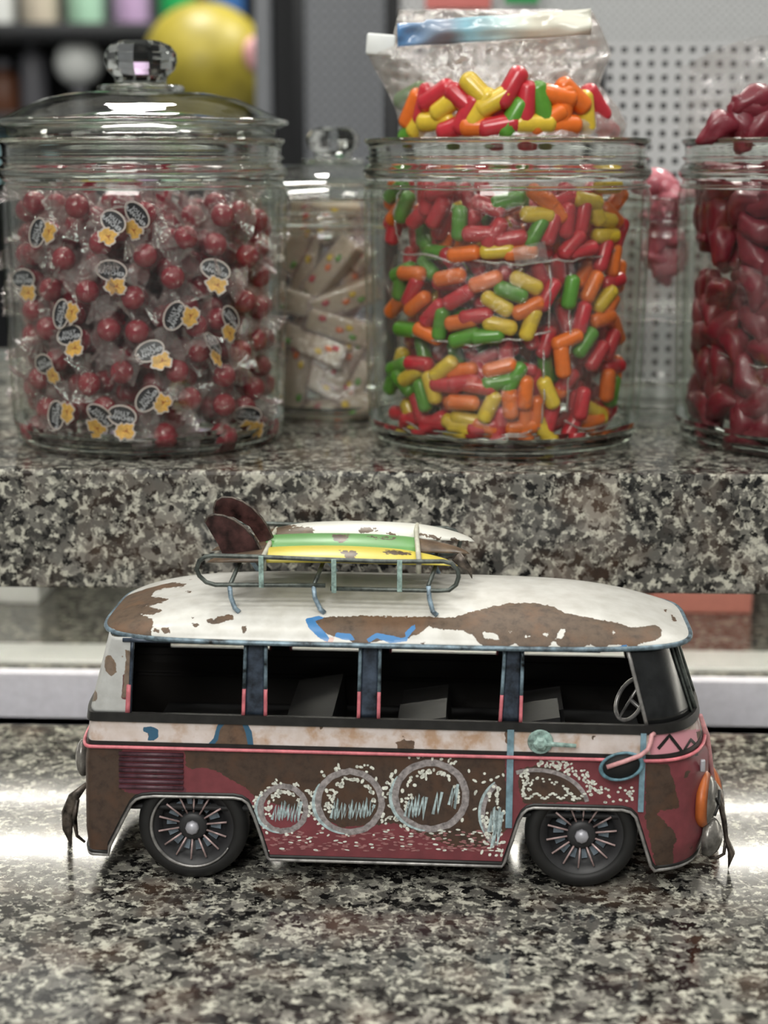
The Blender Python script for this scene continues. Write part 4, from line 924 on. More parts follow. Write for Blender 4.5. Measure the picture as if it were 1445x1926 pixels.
# thin front upright of the door window, dark quarter pane, windscreen rods
def P_front(i, z, off=0.0, nf=60): x, y = outline(z, nn=250, nf=nf, off=off)[250 + i]; return Vector((x, y, tz(x, z)))
ub, ut = Xp(1217, 1358), L(1180, 1238, .005).x
for far in (False, True):
    mk('door_window_upright', *strip_x(ub - .0008, ub + .001, ut - .0008, ut + .001, zw0, zw1, .0002, .0018, 1, 6, far), 'steel', van)
def quarter(mir):
    def fn(u, v):
        z = zw0 + (zw1 - zw0) * v; xr, x_f, h = prm(z); b_ = x_f - DF; xs = ub + (ut - ub) * v
        if u < .4 and xs < b_: x, y = xs + (b_ - xs) * u / .4, YC - h + .0006
        else:
            e = 2 / 2.5; t0_ = -math.pi / 2 if xs < b_ else -math.acos(min(1, ((xs - b_) / DF) ** (1 / e)))
            f = (u - .4) / .6 if xs < b_ else u; t_ = t0_ + (-math.pi * .14 - t0_) * f
            x, y = b_ + DF * abs(math.cos(t_)) ** e, YC + h * math.copysign(abs(math.sin(t_)) ** e, math.sin(t_)) + .0006
        return (x, y if not mir else 2 * YC - y, tz(x, z))
    return fn
for mir in (False, True):
    fn = quarter(mir)
    if not mir: mk('quarter_pane', *panel(fn, 30, 10, .0006, lambda u, v: (0, 1, 0)), 'darkglass', van)
    mk('windscreen_pillar', *tube([Vector(fn(1.0, v / 8)) + Vector((.0006, 0, 0)) for v in range(9)], .0012, 8), 'rail', van)
    mk('windscreen_pillar', *tube([Vector(fn(0.86, v / 8)) + Vector((.0004, -.0006 if not mir else .0006, 0)) for v in range(9)], .0006, 6), 'rail', van)
mk('windscreen_divider', *tube([P_front(30, zw0 + (zw1 - zw0) * v / 6) for v in range(7)], .0013, 8), 'rail', van)
# steering wheel
scn = L(1186, 1316, .030); mt = Matrix.Translation(scn) @ Matrix.Rotation(math.radians(52), 4, 'Y') @ Matrix.Rotation(.25, 4, 'X')
SA, SB = Vector((.0052, 0, .0098)), Vector((-.0040, .0085, .0016)); SN = SA.cross(SB).normalized()
sw = mk('steering_wheel', *cat(tube([scn + SA * math.cos(a) + SB * math.sin(a) for a in [2 * math.pi * k / 32 for k in range(32)]], .0011, 8, True), tube([scn - SA, scn + SA], .0008, 6), tube([scn, scn + Vector((.016, 0, -.014))], .0011, 6)), 'steel', van)
# roof
ZR = Zgut + .0005
_bp = [(math.copysign(abs(math.cos(a)) ** (.46 if math.cos(a) > 0 else .36), math.cos(a)), math.copysign(abs(math.sin(a)) ** .42, math.sin(a))) for a in [math.copysign(abs(q) ** 3, q) * math.pi / 4 + o_ * math.pi / 2 + (0) for o_ in range(4) for q in [(-1 + 2 * k / 600) for k in range(600)]]]
_bp = np.array(_bp); _xr, _xf, _h = prm(Zgut); _hx = (_xf + .0075 - _xr + .0035) / 2; _hy = _h + .0048
_sg = np.hypot(np.diff(np.append(_bp[:, 0], _bp[0, 0])) * _hx, np.diff(np.append(_bp[:, 1], _bp[0, 1])) * _hy); _cum = np.append(0, np.cumsum(_sg)); _bx = np.append(_bp[:, 0], _bp[0, 0]); _by = np.append(_bp[:, 1], _bp[0, 1])
def roof_pt(ang, rad):                                     # plan outline scaled, arched top
    xr, x_f, h = prm(Zgut); xr -= .0035; x_f += .0075; h += .0048; cx_ = (xr + x_f) / 2; hx = (x_f - xr) / 2
    q_ = (ang / (2 * math.pi)) % 1.0 * _cum[-1]
    X = cx_ + hx * float(np.interp(q_, _cum, _bx)) * rad; Yv = YC + h * float(np.interp(q_, _cum, _by)) * rad
    ux = (X - cx_) / hx; uy = (Yv - YC) / h
    k = (1 - rad ** 3.1) ** .55 if rad < 1 else 0
    endx = max(0, 1 - max(0, (abs(ux) - .78) / .22) ** 2.0 * .25 - (max(0, ux - .55) / .45) ** 2.2 * .45)
    z = ZR + .0205 * k * endx * 0.62 + .004 * (1 - uy * uy) * (1 - ux ** 4) * k
    return (X, Yv, tz(X, z))
NA, NR = 560, 60; rads = [math.sin(math.pi / 2 * (j / NR)) for j in range(1, NR + 1)]
V = [roof_pt(0, 0.0)]; Fc = []
for r in rads:
    for i in range(NA): V.append(roof_pt(2 * math.pi * (i + .5) / NA, r))
for i in range(NA): Fc.append((0, 1 + i, 1 + (i + 1) % NA))
for j in range(NR - 1):
    for i in range(NA): k = (i + 1) % NA; Fc.append((1 + j * NA + i, 1 + (j + 1) * NA + i, 1 + (j + 1) * NA + k, 1 + j * NA + k))
rustR = [[(275, 1090), (300, 1085), (320, 1088), (318, 1094), (350, 1098), (345, 1104), (310, 1106), (292, 1112), (285, 1122), (318, 1126), (300, 1136), (275, 1140), (308, 1148), (290, 1156), (262, 1156), (285, 1162), (288, 1172), (284, 1196), (272, 1200), (262, 1192), (240, 1198), (222, 1190), (212, 1182), (198, 1176), (196, 1165), (212, 1150), (228, 1128), (250, 1104)],
         [(302, 1182), (318, 1180), (320, 1190), (308, 1192)], [(290, 1180), (300, 1184), (298, 1190), (288, 1188)], [(388, 1166), (405, 1164), (412, 1158), (438, 1155), (440, 1164), (420, 1170), (405, 1174), (392, 1174)], [(454, 1178), (464, 1178), (462, 1193), (456, 1188)], [(362, 1172), (374, 1174), (370, 1181), (362, 1178)], [(348, 1088), (368, 1086), (360, 1091)], [(348, 1112), (364, 1111), (358, 1116)], [(360, 1160), (366, 1162), (360, 1165)],
         [(586, 1162), (620, 1160), (680, 1158), (760, 1160), (800, 1160), (850, 1162), (862, 1158), (930, 1140), (960, 1134), (1005, 1134), (1040, 1140), (1060, 1152), (1090, 1158), (1140, 1168), (1165, 1172), (1185, 1180), (1215, 1178), (1235, 1175), (1246, 1186), (1243, 1200), (1225, 1206), (1205, 1210), (1190, 1222), (1180, 1215), (1150, 1212), (1128, 1222), (1110, 1212), (1080, 1226), (1060, 1222), (1042, 1205), (1030, 1220), (985, 1222), (970, 1210), (945, 1222), (905, 1215), (892, 1196), (870, 1186), (830, 1184), (806, 1178), (795, 1188), (770, 1200), (735, 1205), (700, 1204), (690, 1214), (664, 1210), (655, 1200), (625, 1196), (608, 1188), (598, 1174)],
         [(695, 1195), (716, 1195), (712, 1208), (690, 1208)], [(735, 1198), (745, 1200), (740, 1207), (730, 1205)], [(790, 1209), (802, 1207), (795, 1214)],
         [(1135, 1088), (1175, 1092), (1172, 1095), (1140, 1091)], [(1132, 1101), (1154, 1103), (1140, 1106)], [(1222, 1112), (1240, 1116), (1238, 1121), (1224, 1117)], [(1262, 1156), (1270, 1160), (1274, 1170), (1266, 1168)], [(1248, 1144), (1256, 1148), (1252, 1152)]]
holesR = [[(1052, 1183), (1064, 1184), (1058, 1200), (1044, 1204), (1050, 1192)], [(1020, 1192), (1036, 1188), (1030, 1198)], [(985, 1194), (1000, 1197), (988, 1200)], [(1150, 1186), (1160, 1190), (1152, 1194)], [(955, 1188), (964, 1187), (960, 1193)], [(905, 1188), (935, 1192), (940, 1204), (912, 1200)]]
edgeR = [[(574, 1164), (600, 1158), (612, 1162), (592, 1168), (598, 1176), (612, 1190), (620, 1200), (616, 1208), (598, 1198), (580, 1180)], [(632, 1190), (660, 1192), (668, 1204), (650, 1204), (630, 1198)], [(690, 1202), (708, 1190), (740, 1196), (755, 1200), (770, 1196), (765, 1206), (735, 1210), (708, 1200), (694, 1210)], [(762, 1190), (772, 1180), (780, 1174), (782, 1182), (772, 1194), (764, 1202)], [(1130, 1224), (1180, 1212), (1180, 1222), (1140, 1232)]]
secR = [[(610, 1196), (628, 1200), (624, 1216), (612, 1214)]]
at = attrs_for(V, rustR, edgeR, secR, far_noise=False); Q = proj(wv(V)); at['rust'] = np.minimum(at['rust'], -sdf(Q, holesR))
mk('white_roof', V, Fc, 'roof', van, attrs=at)
mk('roof_gutter', *tube([Vector(roof_pt(2 * math.pi * (i + .5) / 160, 1.0)) + Vector((0, 0, -.0004)) for i in range(160)], .0013, 8, True), 'gutter', van)

# louvres, strips, handle, mirror
for i in range(7):
    y0 = 1413 + i * 10.3
    a_ = L(224, y0 + 1, -.0004); b_ = L(345, y0 + 4, -.0004)
    mk('louver_slat', *cat(tube([a_ + Vector((0, 0, -.0009)), b_ + Vector((0, 0, -.0009))], .0011, 8, False)), 'louver', van)
def bar(name, p0, p1, wpx, mat, y=-.0004, th=.0009, n=8):
    P_ = [Vector(L(*p0, y)).lerp(Vector(L(*p1, y)), i / n) for i in range(n + 1)]; w_ = wpx * .000265 / 2
    d = (P_[-1] - P_[0]).normalized(); s = Vector((d.z, 0, -d.x)); V = []
    for p in P_:
        for a_, b_ in ((-1, 0), (1, 0), (1, 1), (-1, 1)): V.append(p + s * w_ * a_ + Vector((0, -th if b_ else .0006, 0)))
    Fc = [(4 * i + k, 4 * i + (k + 1) % 4, 4 * i + 4 + (k + 1) % 4, 4 * i + 4 + k) for i in range(n) for k in range(4)] + [(0, 3, 2, 1), (4 * n, 4 * n + 1, 4 * n + 2, 4 * n + 3)]
    return mk(name, V, Fc, mat, van, smooth=False)
bar('door_strip', (961, 1372), (957, 1556), 12, 'skyblue'); bar('door_strip', (1211, 1379), (1205, 1526), 10, 'skyblue')
k1 = L(1017, 1398, -.003)
kn = mk('door_handle', *xf(cat(xf(lathe([(.0062, 0), (.0058, .0012), (.0046, .0012)], 24), Matrix.Identity(4)), lathe([(.0036, 0), (.0036, .0034), (.0020, .0044)], 6)), Matrix.Translation(k1 + Vector((0, .0024, 0))) @ Matrix.Rotation(math.pi / 2, 4, 'X')), 'mint', van, smooth=False)
mk('lever', *tube([k1 + Vector((.002, -.002, 0)), L(1040, 1400, -.0055), L(1084, 1403, -.0055)], [.0007, .0012, .001], 8), 'mint', kn)
mc = L(1169, 1441, -.006); mm = Matrix.Translation(mc) @ Matrix.Rotation(math.radians(-14), 4, 'Y') @ Matrix.Scale(1.5, 4, (1, 0, 0)) @ Matrix.Rotation(math.pi / 2, 4, 'X')
mr = mk('wing_mirror', *xf(lathe([(0, -.0006), (.0064, -.0006), (.0066, .0004), (0, .0006)], 32), mm), 'interior', van)
mk('mirror_rim', *xf(tube([(.0066 * math.cos(a), .0066 * math.sin(a), .0004) for a in [2 * math.pi * k / 36 for k in range(36)]], .0007, 8, True), mm), 'teal', mr)
mk('mirror_arm', *tube([L(1142, 1443, -.0076), L(1175, 1432, -.0082), L(1205, 1421, -.0072), L(1219, 1410, -.0055), L(1224, 1396, -.004), L(1226, 1383, -.0025), L(1231, 1380, -.0012)], .00115, 8), 'pinkpale', mr)

# painted swirls laid on the flank
dg = bpy.context.evaluated_depsgraph_get()
def bvh_of(obs):
    V, Fc = [], []
    for ob in obs:
        n = len(V); V += [VMAT @ v.co for v in ob.data.vertices]; Fc += [tuple(i + n for i in p.vertices) for p in ob.data.polygons]
    return BVHTree.FromPolygons(V, Fc)
bt = bvh_of([c for c in van.children if c.name.startswith(('lower_body', 'cream_band', 'rear_corner', 'quarter_pane'))])
def hit(px, py, off=.00018):
    d = ray(px, py).normalized(); r = bt.ray_cast(CAMP, d)
    if r[0] is None: return None
    n = r[1] if r[1].dot(d) < 0 else -r[1]
    return VINV @ (r[0] + n * off), (VINV.to_3x3() @ n)
def ribbon(pts, wpx, off=.00018, taper=False):
    H = [h for h in (hit(x, y, off) for x, y in pts) if h]; V, Fc = [], []
    for i, (p, n) in enumerate(H):
        a_ = H[max(0, i - 1)][0]; b_ = H[min(len(H) - 1, i + 1)][0]; d = b_ - a_
        if d.length < 1e-8: d = Vector((1, 0, 0))
        s = d.normalized().cross(n).normalized(); ww = wpx * .000265 / 2 * (1 - .55 * abs(2 * i / max(1, len(H) - 1) - 1) ** 3 if taper else 1)
        V += [p + s * ww, p - s * ww]
    Fc = [(2 * i, 2 * i + 1, 2 * i + 3, 2 * i + 2) for i in range(len(H) - 1)]
    return V, Fc
def dots(lst, off=.0002):
    V, Fc = [], []
    for (x, y, rx, ry, a_) in lst:
        h = hit(x, y, off)
        if not h: continue
        n = len(V); p = h[0]; kk = 7
        for k in range(kk):
            t_ = 2 * math.pi * k / kk; u_, v_ = rx * 1.12 * math.cos(t_), ry * 1.12 * math.sin(t_); c_, s_ = math.cos(a_), math.sin(a_)
            V.append(p + Vector(((u_ * c_ - v_ * s_), 0, (u_ * s_ + v_ * c_))) * .000265)
        Fc.append(tuple(range(n, n + kk)))
    return V, Fc
rn = random.Random(5)
circ = [(533, 1521, 43, 42, 11), (658, 1508, 60, 57, 12), (810, 1497, 67, 62, 13)]
G_ = []; B_ = []; D_ = []; Rr = []
for (cx_, cy_, rx, ry, w_) in circ:
    G_.append(ribbon([(cx_ + (rx + rn.uniform(-1, 1)) * math.cos(t_ / 48 * 2 * math.pi), cy_ + (ry + rn.uniform(-1, 1)) * math.sin(t_ / 48 * 2 * math.pi)) for t_ in range(49)], w_))
    B_.append(ribbon(arc(cx_ - 4, cy_, rx + 4, ry + 3, 95, 215, 24), 5, .00024, True)); B_.append(ribbon(arc(cx_ - 8, cy_ + 2, rx + 2, ry, 120, 200, 20), 3, .00026, True))
    for k in range(int(rx * .8)):                           # dots inside, upper and side arc
        a_ = rn.uniform(150, 380); f = rn.uniform(.52, .82) if a_ < 260 else rn.uniform(.72, .8)
        D_.append((cx_ + rx * f * math.cos(math.radians(a_)), cy_ + ry * f * math.sin(math.radians(a_)), rn.uniform(2, 5), rn.uniform(1.8, 3.2), rn.uniform(0, 3)))
    for k in range(int(rx * .75)):                          # dots outside
        a_ = rn.uniform(120, 400); f = rn.uniform(1.12, 1.34)
        D_.append((cx_ + rx * f * math.cos(math.radians(a_)), cy_ + ry * f * math.sin(math.radians(a_)), rn.uniform(1.8, 5), rn.uniform(1.6, 3), rn.uniform(0, 3)))
def scribble(x0, x1, yb, yt, n):
    pts = []
    for i in range(n): pts += [(x0 + (x1 - x0) * i / n + rn.uniform(-1, 1), yb + rn.uniform(-6, 4)), (x0 + (x1 - x0) * (i + .5) / n + 4, yt + rn.uniform(-6, 8))]
    return pts
for args in [(512, 566, 1541, 1512, 9), (622, 704, 1538, 1506, 12), (762, 802, 1538, 1500, 6), (815, 832, 1534, 1488, 2), (845, 860, 1518, 1476, 3), (918, 944, 1570, 1520, 5), (925, 940, 1590, 1560, 3)]:
    B_.append(ribbon(scribble(*args), 5.2, .00028)); 
G_.append(ribbon(arc(975, 1532, 68, 72, 128, 232, 26), 11)); B_.append(ribbon(arc(970, 1530, 68, 72, 150, 235, 26), 5, .00026, True))
G_.append(ribbon(arc(1008, 1520, 98, 72, -112, -10, 30), 8))
for k in range(60): D_.append((rn.uniform(905, 950), rn.uniform(1450, 1610), rn.uniform(2, 5), rn.uniform(1.8, 3.2), rn.uniform(0, 3)))
for k in range(34): D_.append((rn.uniform(978, 1002), rn.uniform(1448, 1500), rn.uniform(1.5, 4), rn.uniform(1.3, 2.8), rn.uniform(0, 3)))
for k in range(30): a_ = rn.uniform(-100, -15); D_.append((1008 + rn.uniform(72, 80) * math.cos(math.radians(a_)), 1520 + rn.uniform(50, 58) * math.sin(math.radians(a_)), 2.2, 1.8, 0))
for k in range(95): a_ = rn.uniform(-88, -18); f = rn.uniform(1.08, 1.36); D_.append((1008 + 98 * f * math.cos(math.radians(a_)), 1520 + 72 * f * math.sin(math.radians(a_)), rn.uniform(2, 3.6), rn.uniform(1.6, 2.8), rn.uniform(0, 3)))
for k in range(24): D_.append((985 + k * 5, 1497 + 5 * math.sin(k), 3.4, 2, rn.uniform(-.4, .4)))
for k in range(26): D_.append((rn.uniform(1130, 1195), rn.uniform(1480, 1510), 2.6, 2.2, 0))
for k in range(70): D_.append((rn.uniform(500, 945), rn.uniform(1560, 1600), rn.uniform(2, 5), rn.uniform(1, 2), rn.uniform(-.2, .2)))
for k in range(220): x_ = rn.uniform(500, 940); Rr.append((x_, rn.uniform(1560, 1600), rn.uniform(3, 6), rn.uniform(1, 2), rn.uniform(-.2, .2)))
tag(mk('grey_swirls', *cat(*G_), 'ring', van, smooth=False), 'mauve-grey painted rings')
tag(mk('blue_strokes', *cat(*B_), 'ringblue', van, smooth=False), 'pale blue brush strokes')
tag(mk('paint_dots', *dots(D_), 'dot', van, smooth=False), 'cream and pale blue paint dots', kind='stuff')
tag(mk('paint_dashes', *dots(Rr, .00015), 'dotred', van, smooth=False), 'rosy paint dashes', kind='stuff')
zz = [(1238, 1408), (1259, 1383), (1284, 1415), (1299, 1391), (1313, 1405)]
pts = [];
for a_, b_ in zip(zz[:-1], zz[1:]): pts += [(a_[0] + (b_[0] - a_[0]) * t_ / 6, a_[1] + (b_[1] - a_[1]) * t_ / 6) for t_ in range(6)]
mk('zigzag_line', *ribbon(pts + [zz[-1]], 6.5, .0003), 'black', van, smooth=False)
mk('painted_underline', *ribbon([(1222, 1426), (1240, 1423), (1265, 1426), (1290, 1424), (1312, 1418)], 6, .0003), 'black', van, smooth=False)

# wheels
def wheel(px, py, far=False, rim=True):
    c = L(px, py, .004); x0 = c.x; R0 = .0275; zc = R0; y0 = 0.0025 if not far else 2 * YC - .0025; s = 1 if not far else -1
    mtx = Matrix.Translation((x0, y0, zc)) @ (Matrix.Rotation(math.pi / 2, 4, 'X') if not far else Matrix.Rotation(-math.pi / 2, 4, 'X'))
    # lathe axis z -> outward; z=0 is the outer face
    tire = mk('wheel', *xf(lathe([(.0205, -.0125), (.0245, -.0125), (.0268, -.011), (.0275, -.008), (.0275, -.0045), (.0268, -.0015), (.0245, -.0002), (.0222, 0.0), (.0205, -.0008), (.0200, -.003)], 64, True), mtx), 'tire', van)
    mk('rim_disc', *xf(lathe([(.0, -.0068), (.0165, -.0064), (.0165, -.0030), (.0205, -.0014)], 48, caps=False), mtx), 'hub', tire)
    if rim: mk('rim_ring', *xf(tube([(.0204 * math.cos(a), .0204 * math.sin(a), .0001) for a in [math.radians(-30 - 220 * k / 44) for k in range(45)]], [.0004 + .0005 * math.sin(math.pi * k / 44) for k in range(45)], 8), mtx), 'steel', tire)
    for k in range(14):
        a = 2 * math.pi * (k + .35) / 14; d = Vector((math.cos(a), math.sin(a), 0))
        mk('spoke', *xf(tube([d * .0068 + Vector((0, 0, -.0024)), d * .0172 + Vector((0, 0, -.0012))], .00052, 6), mtx), 'spoke', tire)
        a2 = a + .22; d2 = Vector((math.cos(a2), math.sin(a2), 0)); e2 = Vector((-d2.y, d2.x, 0))
        q = [d2 * .0085 - e2 * .0009, d2 * .0085 + e2 * .0009, d2 * .0135 + e2 * .0014, d2 * .0135 - e2 * .0014]
        mk('fin', *xf(([v + Vector((0, 0, -.0062)) for v in q] + [v + Vector((0, 0, -.0048)) for v in q], [(4, 5, 6, 7), (0, 1, 5, 4), (1, 2, 6, 5), (2, 3, 7, 6), (3, 0, 4, 7)]), mtx), 'fan', tire, smooth=False)
    mk('hub', *xf(lathe([(.0072, -.0065), (.0072, -.0022), (.0062, -.0012), (.004, -.0008), (0, -.0008)], 32), mtx), 'hub', tire)
    mk('hub_cap', *xf(lathe([(.0036, -.001), (.0034, .0012), (.0026, .0022), (.0, .0025)], 8), mtx), 'cap', tire)
wheel(363, 1566); wheel(1094, 1573, rim=False); wheel(363, 1566, True); wheel(1094, 1573, True, False)
mk('axle', *tube([(0, .008, .0275), (0, 2 * YC - .008, .0275)], .002, 8), 'hub', van); mk('axle', *tube([(L(1094, 1573, .004).x, .008, .0275), (L(1094, 1573, .004).x, 2 * YC - .008, .0275)], .002, 8), 'hub', van)

# headlamps, bumpers
def lampdisc(name, px, py, yy, r, mat, rimmat, yawd, zoff=0):
    c = L(px, py, yy); mt_ = Matrix.Translation(c) @ Matrix.Rotation(math.radians(yawd), 4, 'Z') @ Matrix.Rotation(math.pi / 2, 4, 'Y')
    o_ = mk(name, *xf(lathe([(r, -.002), (r, .001), (r * .9, .003), (r * .6, .0052), (r * .3, .0062), (0, .0065)], 40), mt_), mat, van)
    if rimmat: mk('lamp_rim', *xf(lathe([(r * 1.07, -.003), (r * 1.09, .0002), (r * .93, .0024), (r * .9, -.001)], 40, True), mt_), rimmat, o_)
    return o_, mt_
o_, mt_ = lampdisc('headlamp', 1326, 1503, .022, .0128, 'lamp', 'orange', -14)
mk('painted_tick', *xf(cat(tube([(-.004, .004, .0066), (.002, 0, .0070), (.006, -.005, .0056)], .0007, 6), tube([(.002, 0, .007), (-.003, -.005, .0064)], .0007, 6)), mt_), 'black', o_)
lampdisc('fog_lamp', 1334, 1573, .022, .0098, 'lamp', None, -18)
lampdisc('headlamp', 1330, 1480, .090, .0128, 'lamp', 'orange', 22)
zf = .032
bl_ = [L(1345, 1470, .030), L(1352, 1500, .030), L(1362, 1540, .030), L(1366, 1575, .030), L(1376, 1602, .030), L(1370, 1634, .030)]
mk('front_bumper', *cat(tube(bl_, [.0016, .0030, .0036, .0030, .0046, .0002], 8, False, .4), tube([bl_[3], L(1362, 1606, .030), L(1348, 1614, .030), L(1334, 1612, .030)], .0009, 8), tube([bl_[2], bl_[2] + Vector((.003, .03, 0)), bl_[2] + Vector((0, .065, 0))], [.002, .0035, .002], 8, False, .4)), 'bumper', van)
mk('bent_nose_strip', *tube([L(1318, 1345, .03), L(1330, 1385, .04), L(1335, 1425, .045), L(1342, 1470, .045)], [.001, .0016, .0016, .001], 8), 'pinkpale', van)
mk('front_stud', *xf(box(-.0012, .0012, -.0012, .0012, -.003, .003, .0006), Matrix.Translation(L(1322, 1440, .014))), 'cap', van)
mk('tail_lamp', *xf(ico(.0085, 3, .45, .8, 1.15), Matrix.Translation(L(157, 1425, .024))), 'lamp', van)
rb_ = [L(163, 1474, .016), L(138, 1500, .016), L(128, 1530, .016), L(127, 1560, .016), L(134, 1590, .016)]
mk('rear_bumper', *cat(tube(rb_, [.001, .0028, .0034, .0026, .0003], 8, False, .4), tube([L(146, 1505, .014), L(140, 1540, .014), L(145, 1572, .014), L(160, 1584, .014)], [.0022, .0026, .0014, .001], 8, False, .5), tube([L(128, 1530, .02), L(128, 1530, .05), L(132, 1530, .09)], [.003, .004, .002], 8, False, .4)), 'bumper', van)

# roof rack
YR = .018; YF = 2 * YC - .020
def loop(y, far=False):
    m = 0 if not far else 1
    if not far: pts = [L(612, 1101, y), L(520, 1100.5, y), L(405, 1100, y), L(388, 1095, y), L(375, 1083, y), L(370, 1070, y), L(375, 1055, y), L(387, 1047, y), L(402, 1045, y), L(480, 1047, y), L(600, 1052, y), L(720, 1056, y), L(835, 1056, y), L(850, 1060, y), L(861, 1072, y), L(863, 1085, y), L(858, 1100, y), L(845, 1110, y), L(825, 1111, y), L(720, 1109, y), L(622, 1107, y)]
    else: 
        n = [Vector(p) for p in loop(YR)]; return [Vector((p.x, y, p.z)) for p in n]
    return pts
rack = mk('roof_rack', *tube(loop(YR), .00115, 8), 'rail', van); farl = loop(YF, True)
mk('rack_rail', *tube(farl, .00115, 8), 'rail', rack)
for (px, y0, y1) in [(491, 1046, 1105), (628, 1052, 1115), (752, 1054, 1113)]:
    a_, b_ = L(px, y0, YR - .0012), L(px, y1, YR - .0012)
    mk('rack_slat', *box(a_.x - .0012, a_.x + .0012, a_.y - .0006, a_.y + .0004, b_.z, a_.z, .0002), 'mint', rack, smooth=False)
    mk('rack_slat', *box(a_.x - .0012, a_.x + .0012, YF + .0008, YF + .0018, b_.z, a_.z, .0002), 'mint', rack, smooth=False)
zbar = L(600, 1098, YR).z; ztop = L(600, 1054, YR).z
for (px, fx, fy) in [(432, 445, 1149), (590, 606, 1151), (806, 818, 1156)]:
    a_ = L(px, 1102, YR); bt2 = bvh_of([c for c in van.children if c.name.startswith('white_roof')])
    foot = L(fx, fy, YR - .004)
    r = bt2.ray_cast(VMAT @ Vector((foot.x, YR - .003, .3)), Vector((0, 0, -1))); fz = (VINV @ r[0]).z if r[0] else foot.z
    r2 = bt2.ray_cast(VMAT @ Vector((foot.x, YF + .003, .3)), Vector((0, 0, -1))); fz2 = (VINV @ r2[0]).z if r2[0] else foot.z
    mk('rack_leg', *tube([a_, Vector((a_.x + .0006, YR - .0008, (a_.z + fz) / 2 + .001)), Vector((foot.x - .001, YR - .0022, fz + .0022)), Vector((foot.x + .0012, YR - .003, fz + .0006))], .0012, 8), 'legblue', rack)
    mk('rack_leg', *tube([(a_.x, YF, a_.z), (a_.x + .0006, YF + .0008, (a_.z + fz2) / 2), (foot.x, YF + .003, fz2 + .0006)], .0012, 8), 'legblue', rack)
    mk('cross_bar', *tube([(a_.x, YR, a_.z), (a_.x + .003, YR + .012, ztop - .0055), (a_.x + .003, YF - .012, ztop - .0055), (a_.x, YF, a_.z)], .0011, 8), 'rail', rack)

# surfboards on the rack
def surfboard(name, x0, x1, yc, wd, zc, thick, mat, rust, label, fin=None, tilt=0.0):
    nu, nv = 60, 16; V, Fc = [], []; cx_ = (x0 + x1) / 2; base = VMAT @ Vector((cx_, yc, zc - thick))
    root = empty(name, base, VANG)
    for i in range(nu + 1):
        u = i / nu; half = wd / 2 * (max(0.0, 1 - abs(2 * u - 1) ** 2.6)) ** .62 + .0003; rock = .0045 * (2 * u - 1) ** 2 * (-1)
        for j in range(nv * 2):
            a = 2 * math.pi * j / (nv * 2); yy = math.cos(a) * half; k = min(1, half / (wd / 2) * 1.1); zz_ = math.sin(a) * thick * k * .5 + (1 - (yy / (wd / 2)) ** 2) * thick * .5 * k
            zz_ = zz_ + rock + yy * tilt
            V.append(Vector((x0 + (x1 - x0) * u - cx_, yy, zz_ + thick * .6)))
    m = nv * 2
    for i in range(nu):
        for j in range(m): k = (j + 1) % m; Fc.append((i * m + j, (i + 1) * m + j, (i + 1) * m + k, i * m + k))
    Fc += [tuple(range(m)), tuple(nu * m + j for j in range(m))[::-1]]
    Mx = Matrix.Translation(base) @ Matrix.Rotation(VANG, 4, 'Z')
    d = sdf(proj([Mx @ v for v in V]), rust)
    mk('deck', V, Fc, mat, root, attrs={'rust': d}); tag(root, label, 'surfboard')
    return root, base, Mx
xz = lambda px, py, y: L(px, py, y)
y1_, y2_, y3_ = .034, .057, .080; wd = .0275
z1_ = L(650, 1053, y1_ - wd / 2).z; z2_ = L(650, 1031, y2_ - wd / 2).z; z3_ = L(650, 1009, y3_ - wd / 2).z
yb_, bs1, M1 = surfboard('surfboard', L(388, 1060, y1_).x, L(862, 1050, y1_).x, y1_, wd, z1_ + .0005, .0042, 'b_yellow', [[(380, 1020), (500, 1020), (497, 1047), (470, 1075), (380, 1075)], [(636, 1036), (676, 1036), (672, 1044), (668, 1051), (650, 1050), (648, 1044)], [(716, 1038), (738, 1034), (775, 1040), (772, 1044), (740, 1043)], [(835, 1020), (900, 1020), (900, 1075), (845, 1060)]], 'yellow surfboard nearest on the roof rack with flaked paint')
gb_, bs2, M2 = surfboard('surfboard', L(398, 1040, y2_).x, L(884, 1040, y2_).x, y2_, wd, z2_ + .001, .0048, 'b_green', [[(390, 1000), (505, 1000), (500, 1040), (390, 1050)], [(625, 1005), (658, 1005), (652, 1018), (640, 1022), (630, 1018)], [(785, 1010), (900, 1010), (900, 1060), (785, 1040)], [(690, 1008), (745, 1012), (745, 1016), (700, 1013)]], 'green surfboard in the middle of the roof rack with flaked ends')
wb_, bs3, M3 = surfboard('surfboard', L(470, 1020, y3_).x, L(893, 1012, y3_).x, y3_, wd, z3_ + .0015, .0052, 'b_white', [[(560, 990), (592, 992), (588, 1006), (540, 1008), (520, 1004)], [(672, 996), (690, 991), (722, 996), (700, 1000), (680, 1004)], [(730, 1000), (752, 1008), (748, 1011), (728, 1004)], [(788, 1002), (830, 1010), (828, 1016), (790, 1008)], [(850, 1012), (884, 1018), (880, 1022), (845, 1016)], [(470, 985), (555, 988), (530, 1010), (470, 1012)]], 'white surfboard farthest on the roof rack with chipped paint')
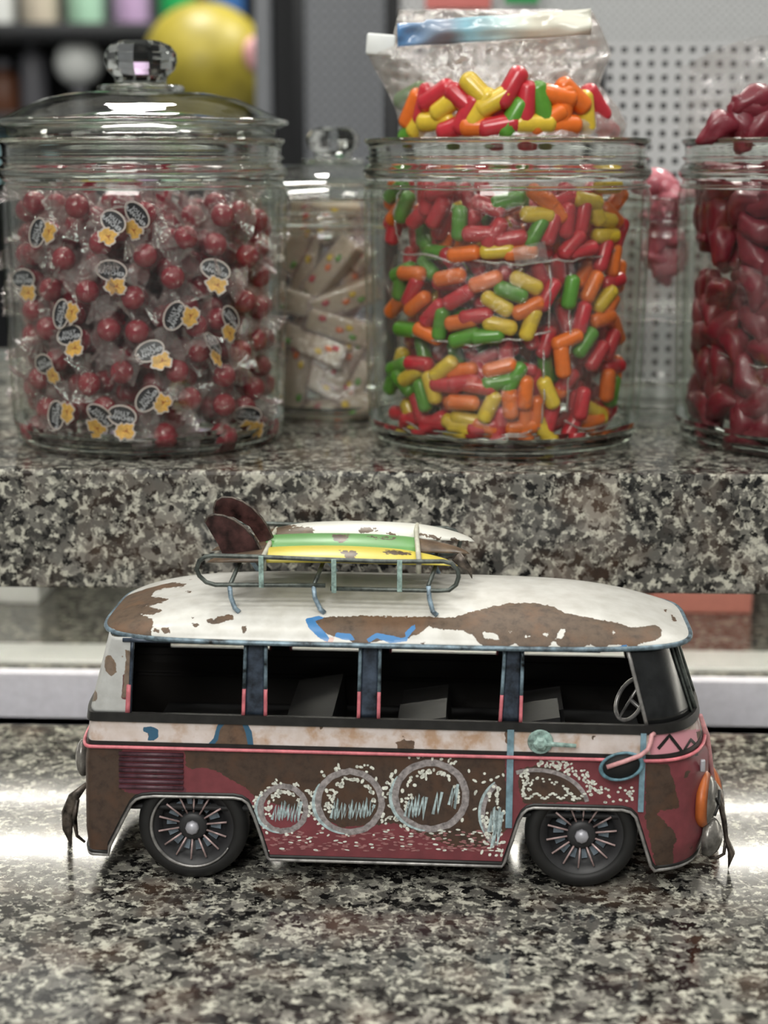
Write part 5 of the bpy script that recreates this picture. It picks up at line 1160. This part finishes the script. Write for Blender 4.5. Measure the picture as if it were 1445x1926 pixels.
def fin_of(root, Mx, pxs, y, th=.0012):
    I = Mx.inverted(); P_ = [I @ (VMAT @ Vector(L(x, yy, y))) for x, yy in pxs]; n = len(P_)
    V = [p + Vector((0, -th / 2, 0)) for p in P_] + [p + Vector((0, th / 2, 0)) for p in P_]
    Fc = [tuple(range(n))[::-1], tuple(range(n, 2 * n))] + [(i, (i + 1) % n, n + (i + 1) % n, n + i) for i in range(n)]
    f = mk('fin', V, Fc, 'fin', root, smooth=False); mk('fin_edge', *tube(P_[:-3], .0007, 6), 'bumper', f); return f
fin_of(yb_, M1, [(386, 982), (391, 972), (403, 968), (420, 970), (440, 978), (460, 992), (477, 1010), (488, 1028), (493, 1040), (470, 1046), (440, 1048), (418, 1040), (410, 1022), (398, 1003)], y1_)
fin_of(gb_, M2, [(403, 968), (403, 955), (407, 942), (418, 936), (436, 936), (455, 943), (475, 956), (492, 974), (505, 994), (513, 1010), (500, 1018), (490, 1020), (470, 990), (440, 972)], y2_ - .006)
I = M1.inverted()
def strapmesh(pts, r=.0011):
    return tube(pts, r, 8, False, 1.6)
def strap(px_t, px_b, yt, yb):
    pts = [L(px_b, yb, y1_ - wd / 2 - .0005), L((px_b + px_t) / 2 , (yb + yt) / 2 + 2, y1_ + .008), L(px_t, yt, y3_ - wd / 2 + .002)]
    p0 = pts[0] + Vector((0, 0, -.007)); top_ = [p0, pts[0]] + pts[1:] + [pts[-1] + Vector((0, .016, -.0005)), pts[-1] + Vector((0, .026, -.008))]
    base = VMAT @ p0; Mi = (Matrix.Translation(base) @ Matrix.Rotation(VANG, 4, 'Z')).inverted()
    o_ = mk('tie_strap', *tube([Mi @ (VMAT @ Vector(p)) for p in top_], .0013, 8), 'strap'); o_.location = base; o_.rotation_euler = (0, 0, VANG); return o_
tag(strap(514, 496, 1006, 1046), 'cream strap beside the fins holding the surfboards down', 'strap'); tag(strap(783, 788, 998, 1052), 'cream strap near the pointed ends of the surfboards', 'strap')
# torn end of the green board
mk('torn_tip', *tube([M2.inverted() @ (VMAT @ Vector(L(x, y, y2_ - .008))) for x, y in [(858, 1046), (872, 1060), (884, 1072), (888, 1088)]], [.003, .0026, .0014, .0002], 8, False, .4), 'bumper', gb_)
